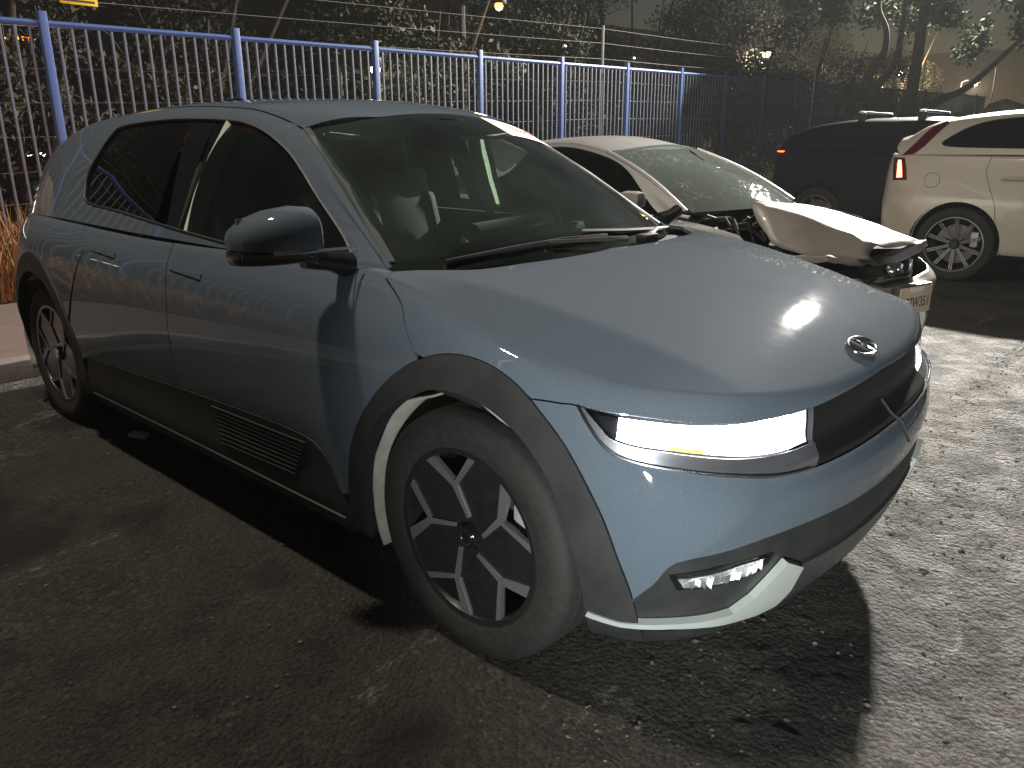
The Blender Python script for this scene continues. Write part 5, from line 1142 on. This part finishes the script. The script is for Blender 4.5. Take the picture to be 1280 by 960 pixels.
# ---------------------------------------------------------------- trees
def leaf_mat(name, a, b_):
    m = mat(name, a, .6, spec=.3, noise=(1.6, 1.0, b_)); bs = m.node_tree.nodes['Principled BSDF']; bs.inputs['Subsurface Weight'].default_value = 0; return m
M['leaf_dark'] = leaf_mat('leaf_dark', (.028, .034, .016), (.06, .06, .028))
M['leaf_green'] = leaf_mat('leaf_green', (.045, .075, .03), (.10, .13, .05))
M['twig_dry'] = leaf_mat('leaf_dry', (.034, .032, .019), (.058, .052, .030))
M['bark'] = mat('bark', (.06, .048, .038), .9, noise=(12, .8, (.10, .085, .07)), bump=(25, .8, .02))
def leaves(name, clumps, n, size, mt, parent, seed, narrow=.45):
    """leaf faces spread through clumps (centre, radii)"""
    r = np.random.default_rng(seed); cs = np.array([c for c, _ in clumps]); rs_ = np.array([q for _, q in clumps]); w = np.prod(rs_, 1) ** .7; w /= w.sum()
    ci = r.choice(len(clumps), n, p=w); d = r.normal(size=(n, 3)); d /= np.linalg.norm(d, axis=1)[:, None]; rad = r.random((n, 1)) ** .45
    P = cs[ci] + d * rad * rs_[ci] + r.normal(size=(n, 3)) * .06
    a = r.normal(size=(n, 3)); a /= np.linalg.norm(a, axis=1)[:, None]; b = np.cross(a, r.normal(size=(n, 3))); b /= np.linalg.norm(b, axis=1)[:, None]
    s = size * (.5 + r.random((n, 1))); A = a * s; B = b * s * narrow
    V = np.stack([P - A, P + B, P + A, P - B], 1).reshape(-1, 3); F_ = np.arange(4 * n).reshape(n, 4)
    me = bpy.data.meshes.new(name); me.from_pydata(V.tolist(), [], F_.tolist()); o = link(name, me, mt, parent); o['kind'] = 'stuff'; return o
def bush_tree(x, y, h, w, mt, n, seed, label, cat='tree', low=.2):
    r = random.Random(seed); root = empty('bank_tree', (x, y, .1)); tag(root, label, cat, 'trees on the bank behind the fence')
    m = MB(); ends = []
    for k in range(6):
        a = r.uniform(0, 6.28); l = r.uniform(.35, 1) * w; hh = h * r.uniform(.45, .95)
        p = [(0, 0, -.2), (l * .2 * math.cos(a), l * .2 * math.sin(a), hh * .35), (l * .55 * math.cos(a + .3), l * .55 * math.sin(a + .3), hh * .7), (l * .8 * math.cos(a + .4), l * .8 * math.sin(a + .4), hh)]
        m.tube(p, [.09, .07, .045, .015], 6); ends.append(p)
    m.build('trunk', M['bark'], root)
    cl = []
    for k in range(16):
        e = r.choice(ends); t = r.uniform(.2, 1); i = min(2, int(t * 3)); f = t * 3 - i
        c = [e[i][j] + (e[i + 1][j] - e[i][j]) * f + r.uniform(-.45, .45) * w * .7 for j in range(3)]; c[2] = max(low, min(h, c[2] + r.uniform(-.2, .3)))
        s = r.uniform(.3, .62) * w * .62; cl.append((c, (s, s * 1.1, s * r.uniform(.5, .85))))
    leaves('crown', cl, int(n * 1.7), .052, mt, root, seed)
    tw = MB()
    for k in range(40):
        c, s = r.choice(cl); p = Vector(c) + Vector([r.uniform(-1, 1) * s[0] for _ in range(3)]); q = p + Vector((r.uniform(-.5, .5), r.uniform(-.6, .6), r.uniform(-.3, .5)))
        tw.tube([p, (p + q) / 2 + Vector((0, 0, .06)), q], [.012, .009, .004], 4, cap=False)
    t_ = tw.build('twigs', M['twig_dry'], root, fix=False); t_['kind'] = 'stuff'
rt = random.Random(21)
spots = [(-10.0, -2.4, 3.4), (-9.8, 1.2, 4.0), (-10.4, 3.6, 3.6), (-9.9, 6.2, 3.9), (-10.5, 8.6, 4.6), (-10.0, 11.3, 4.4), (-10.4, 14.2, 4.8), (-10.2, 17.4, 5.0), (-10.6, 21.0, 5.2), (-10.4, 25, 5.4), (-11, 30, 5.6), (-11, 36, 6)]
desc = ['twiggy dry bush', 'tall olive-green bush', 'brownish thin-leaved bush', 'dense dark bush']
place = ['beside the trailer', 'below the yellow plate', 'above the second fence panel', 'behind the white lamp', 'under the amber lamp', 'behind the pale wire pole', 'past the wire pole', 'over the dark middle of the fence', 'at the dark end of the fence', 'beyond the dark end of the fence', 'far along the fence', 'at the far end of the fence']
for i, (x, y, h) in enumerate(spots):
    mt = (M['twig_dry'], M['leaf_dark'], M['twig_dry'], M['leaf_dark'])[i % 4]
    bush_tree(x + rt.uniform(-.2, .2), y, h, 1.75 + .1 * i, mt, 8000, 100 + i, '%s %s' % (desc[i % 4], place[i]), 'bush' if i < 6 else 'tree')
rows2 = [(-14.5, -4), (-14.5, 1.5), (-14, 6), (-14.5, 11), (-14, 16), (-15, 22), (-15, 29), (-15, 38), (-15, 50)]
for i, (x, y) in enumerate(rows2):
    bush_tree(x, y, 7.0 + .5 * (i % 3), 3.4, M['leaf_dark'] if i % 2 else M['twig_dry'], 9000, 300 + i, 'tall dark tree on the bank, tree %s counting along the fence' % ['one', 'two', 'three', 'four', 'five', 'six', 'seven', 'eight', 'nine'][i], 'tree', low=1.0)
# the bent tree behind the black car
bt = empty('bent_tree', (-3.8, 14.2, 0)); tag(bt, 'bent multi-stemmed tree with green crown rising behind the black car', 'tree')
def bl(p): return Vector((p[0] + 3.8, p[1] - 14.2, p[2]))
def limb(name, pts, r0, r1):
    P = catmull([bl(p) for p in pts], 5); n = len(P); MB().tube([tuple(p) for p in P], [r0 + (r1 - r0) * i / (n - 1) for i in range(n)], 9).build(name, M['bark'], bt)
limb('trunk', [(-3.7, 14.2, -.1), (-3.75, 14.2, .9), (-3.85, 14.2, 1.85), (-4.15, 14.15, 2.25), (-4.28, 14.1, 2.5)], .20, .12)
limb('limb', [(-4.28, 14.1, 2.48), (-4.15, 14.1, 2.72), (-3.98, 14, 2.95), (-3.95, 13.9, 3.3), (-4.1, 13.8, 3.7), (-4.0, 13.7, 4.2)], .085, .03)
limb('limb', [(-4.15, 14.15, 2.3), (-3.95, 14.1, 2.52), (-3.78, 14.05, 2.75), (-3.72, 14, 3.2), (-3.68, 13.9, 3.9)], .085, .04)
limb('limb', [(-3.6, 14.25, .8), (-3.52, 14.2, 1.7), (-3.47, 14.2, 2.2), (-3.43, 14.15, 3.0), (-3.40, 14.1, 4.0), (-3.3, 14, 4.5)], .14, .06)
limb('limb', [(-3.5, 14.3, 1.2), (-3.30, 14.3, 1.85), (-3.0, 14.25, 2.08), (-2.6, 14.2, 2.25), (-2.2, 14.1, 2.6), (-1.7, 14, 3.1)], .11, .03)
r = random.Random(5); cl = []
for c, s in (((-4.6, 13.6, 4.0), .75), ((-3.7, 13.6, 3.9), .7), ((-3.0, 13.4, 3.85), .75), ((-2.2, 13.4, 3.6), .8), ((-1.5, 13.3, 3.3), .85), ((-1.0, 13.2, 2.9), .6), ((-.6, 13.2, 3.6), .9), ((-1.6, 13.4, 4.0), .75), ((-3.0, 13.5, 4.2), .7), ((-4.6, 13.8, 4.2), .7), ((-5.6, 13.9, 4.1), .7), ((-2.5, 14.6, 3.0), .5), ((-.2, 13.0, 2.7), .7), ((.1, 13.0, 3.5), .8), ((-3.9, 13.2, 4.1), .6), ((-2.3, 13.2, 4.0), .6), ((-5.3, 13.5, 4.0), .6)):
    for k in range(6):
        q = s * r.uniform(.28, .55); cl.append(([c[0] * 1.12 - .2 + 3.8 + r.uniform(-1, 1) * s, c[1] + 2.2 - 14.2 + r.uniform(-1, 1) * s, c[2] * 1.09 + r.uniform(-.7, .7) * s], (q, q, q * .7)))
leaves('crown', cl, 30000, .050, M['leaf_green'], bt, 77)
# low huts and tarpaulin between the fence and the tree
ht = empty('brick_hut', (-5.0, 22, 0)); tag(ht, 'low brick hut with a pale sheet roof behind the bent tree', 'hut')
MB().box((0, 0, 1.0), (2.4, 2, 2.0), ch=.01).build('wall', mat('brick', (.26, .10, .06), .8, noise=(5, .6, (.17, .08, .06))), ht)
MB().box((0, -.1, 2.08), (2.8, 2.5, .14), Matrix.Rotation(R(6), 3, 'Y'), ch=.02).build('roof', M['kerb'], ht)
hp_ = MB(); hp_.lathe([(.001, 2.3), (.4, 2.2), (.7, 1.7), (.85, 1.0), (.95, 0)], (-3.2, 20.5, 0), 'z', 14)
o = hp_.build('tarpaulin_heap', mat('pale_tarpaulin', (.42, .38, .32), .8, noise=(4, .8, (.22, .19, .15)), bump=(6, 1, .08))); tag(o, 'pale tarpaulin heap beside the brick hut', 'tarpaulin')
md = o.modifiers.new('d', 'DISPLACE'); tx_ = bpy.data.textures.new('cl', 'CLOUDS'); tx_.noise_scale = .4; md.texture = tx_; md.strength = .25
# ---------------------------------------------------------------- lamp fixtures that light the yard
fl = empty('floodlight_mast', (-1.3, 18.7, 0)); tag(fl, 'steel mast with a boom and white floodlight over the parked cars', 'floodlight')
MB().tube([(0, 0, 0), (0, 0, 8.6)], [.11, .07], 10).build('mast', M['galv'], fl)
MB().tube([(0, 0, 8.5), (-.9, -.4, 8.55), (-1.75, -.68, 8.45)], .035, 8).build('boom', M['galv'], fl)
d = (FLOOD_AIM - FLOOD).normalized(); rot = d.to_track_quat('-Z', 'Y').to_matrix()
MB().box(FLOOD - d * .09 - Vector((-1.3, 18.7, 0)), (.72, .44, .12), rot, ch=.02).build('lamp_housing', M['black_plastic'], fl)
wk = empty('viewer_lamp', (VIEW_LAMP.x, VIEW_LAMP.y, 0)); tag(wk, 'unseen white lamp beside the viewer on an added tripod, shining at the blue hatchback', 'work light')
MB().tube([(0, 0, .30), (0, 0, .58)], .016, 8).build('stand_pole', M['galv'], wk)
for k in range(3): MB().tube([(0, 0, .42), (.3 * math.cos(2.1 * k), .3 * math.sin(2.1 * k), .01)], .012, 6).build('leg', M['galv'], wk)
d = (VIEW_LAMP_AIM - VIEW_LAMP).normalized(); rot = d.to_track_quat('-Z', 'Y').to_matrix()
MB().box(VIEW_LAMP - Vector((VIEW_LAMP.x, VIEW_LAMP.y, 0)) - d * .12, (.28, .2, .08), rot, ch=.02).build('lamp_housing', M['black_plastic'], wk)
sl_ = empty('fill_lamp', (FILL.x, FILL.y - 2.6, 0)); tag(sl_, 'added warm fill lamp on a tall post beside the blue hatchback', 'street lamp')  # unseen post and lamp, added as fill for the shaded ground
MB().tube([(0, 0, 0), (0, 0, 6.9), (0, .9, 7.05), (0, 2.5, 6.98)], [.07, .05, .04, .04], 8).build('lamp_post', M['galv'], sl_)
MB().box((0, 2.6, FILL.z + .12), (.55, .32, .1), ch=.03).build('lamp_head', M['black_plastic'], sl_)
# small litter
def litter(name, p, d, rz, mt, label):
    o = MB().box((0, 0, 0), d, ch=min(d) * .3).build(name, mt); o.location = p; o.rotation_euler = (R(4), R(3), rz); tag(o, label, 'litter')
litter('plastic_scrap', (-2.42, -.76, .02), (.10, .045, .02), .5, M['white_label'], 'white plastic scrap on the asphalt by the rear wheel')

# rolled sheet on the hatchback's dashboard
ro = empty('rolled_sheet', (-.68, .07, 1.078)); tag(ro, 'pale rolled sheet lying on the dashboard of the blue hatchback', 'roll')
a_ = Vector((.07, -.29, 0)); b_ = Vector((-.067, .29, 0))
MB().tube([a_, b_], .036, 18, cap=False).build('outer_sheet', M['roll'], ro)
MB().tube([a_ + Vector((0, .004, 0)), b_], .029, 18).build('inner_roll', M['dash'], ro)
# thin haze over the yard, added to lift the dark background
hz = MB().box((5, 25, 7), (110, 140, 16.2)).build('haze', None); tag(hz, kind='stuff')
hm = bpy.data.materials.new('lift_haze'); hm.use_nodes = True; n_ = hm.node_tree.nodes; n_.remove(n_['Principled BSDF'])
pv = n_.new('ShaderNodeVolumePrincipled'); pv.inputs['Color'].default_value = (.88, .97, 1, 1); pv.inputs['Density'].default_value = .0009; pv.inputs['Anisotropy'].default_value = .2
hm.node_tree.links.new(pv.outputs[0], n_['Material Output'].inputs['Volume']); hz.data.materials.append(hm)
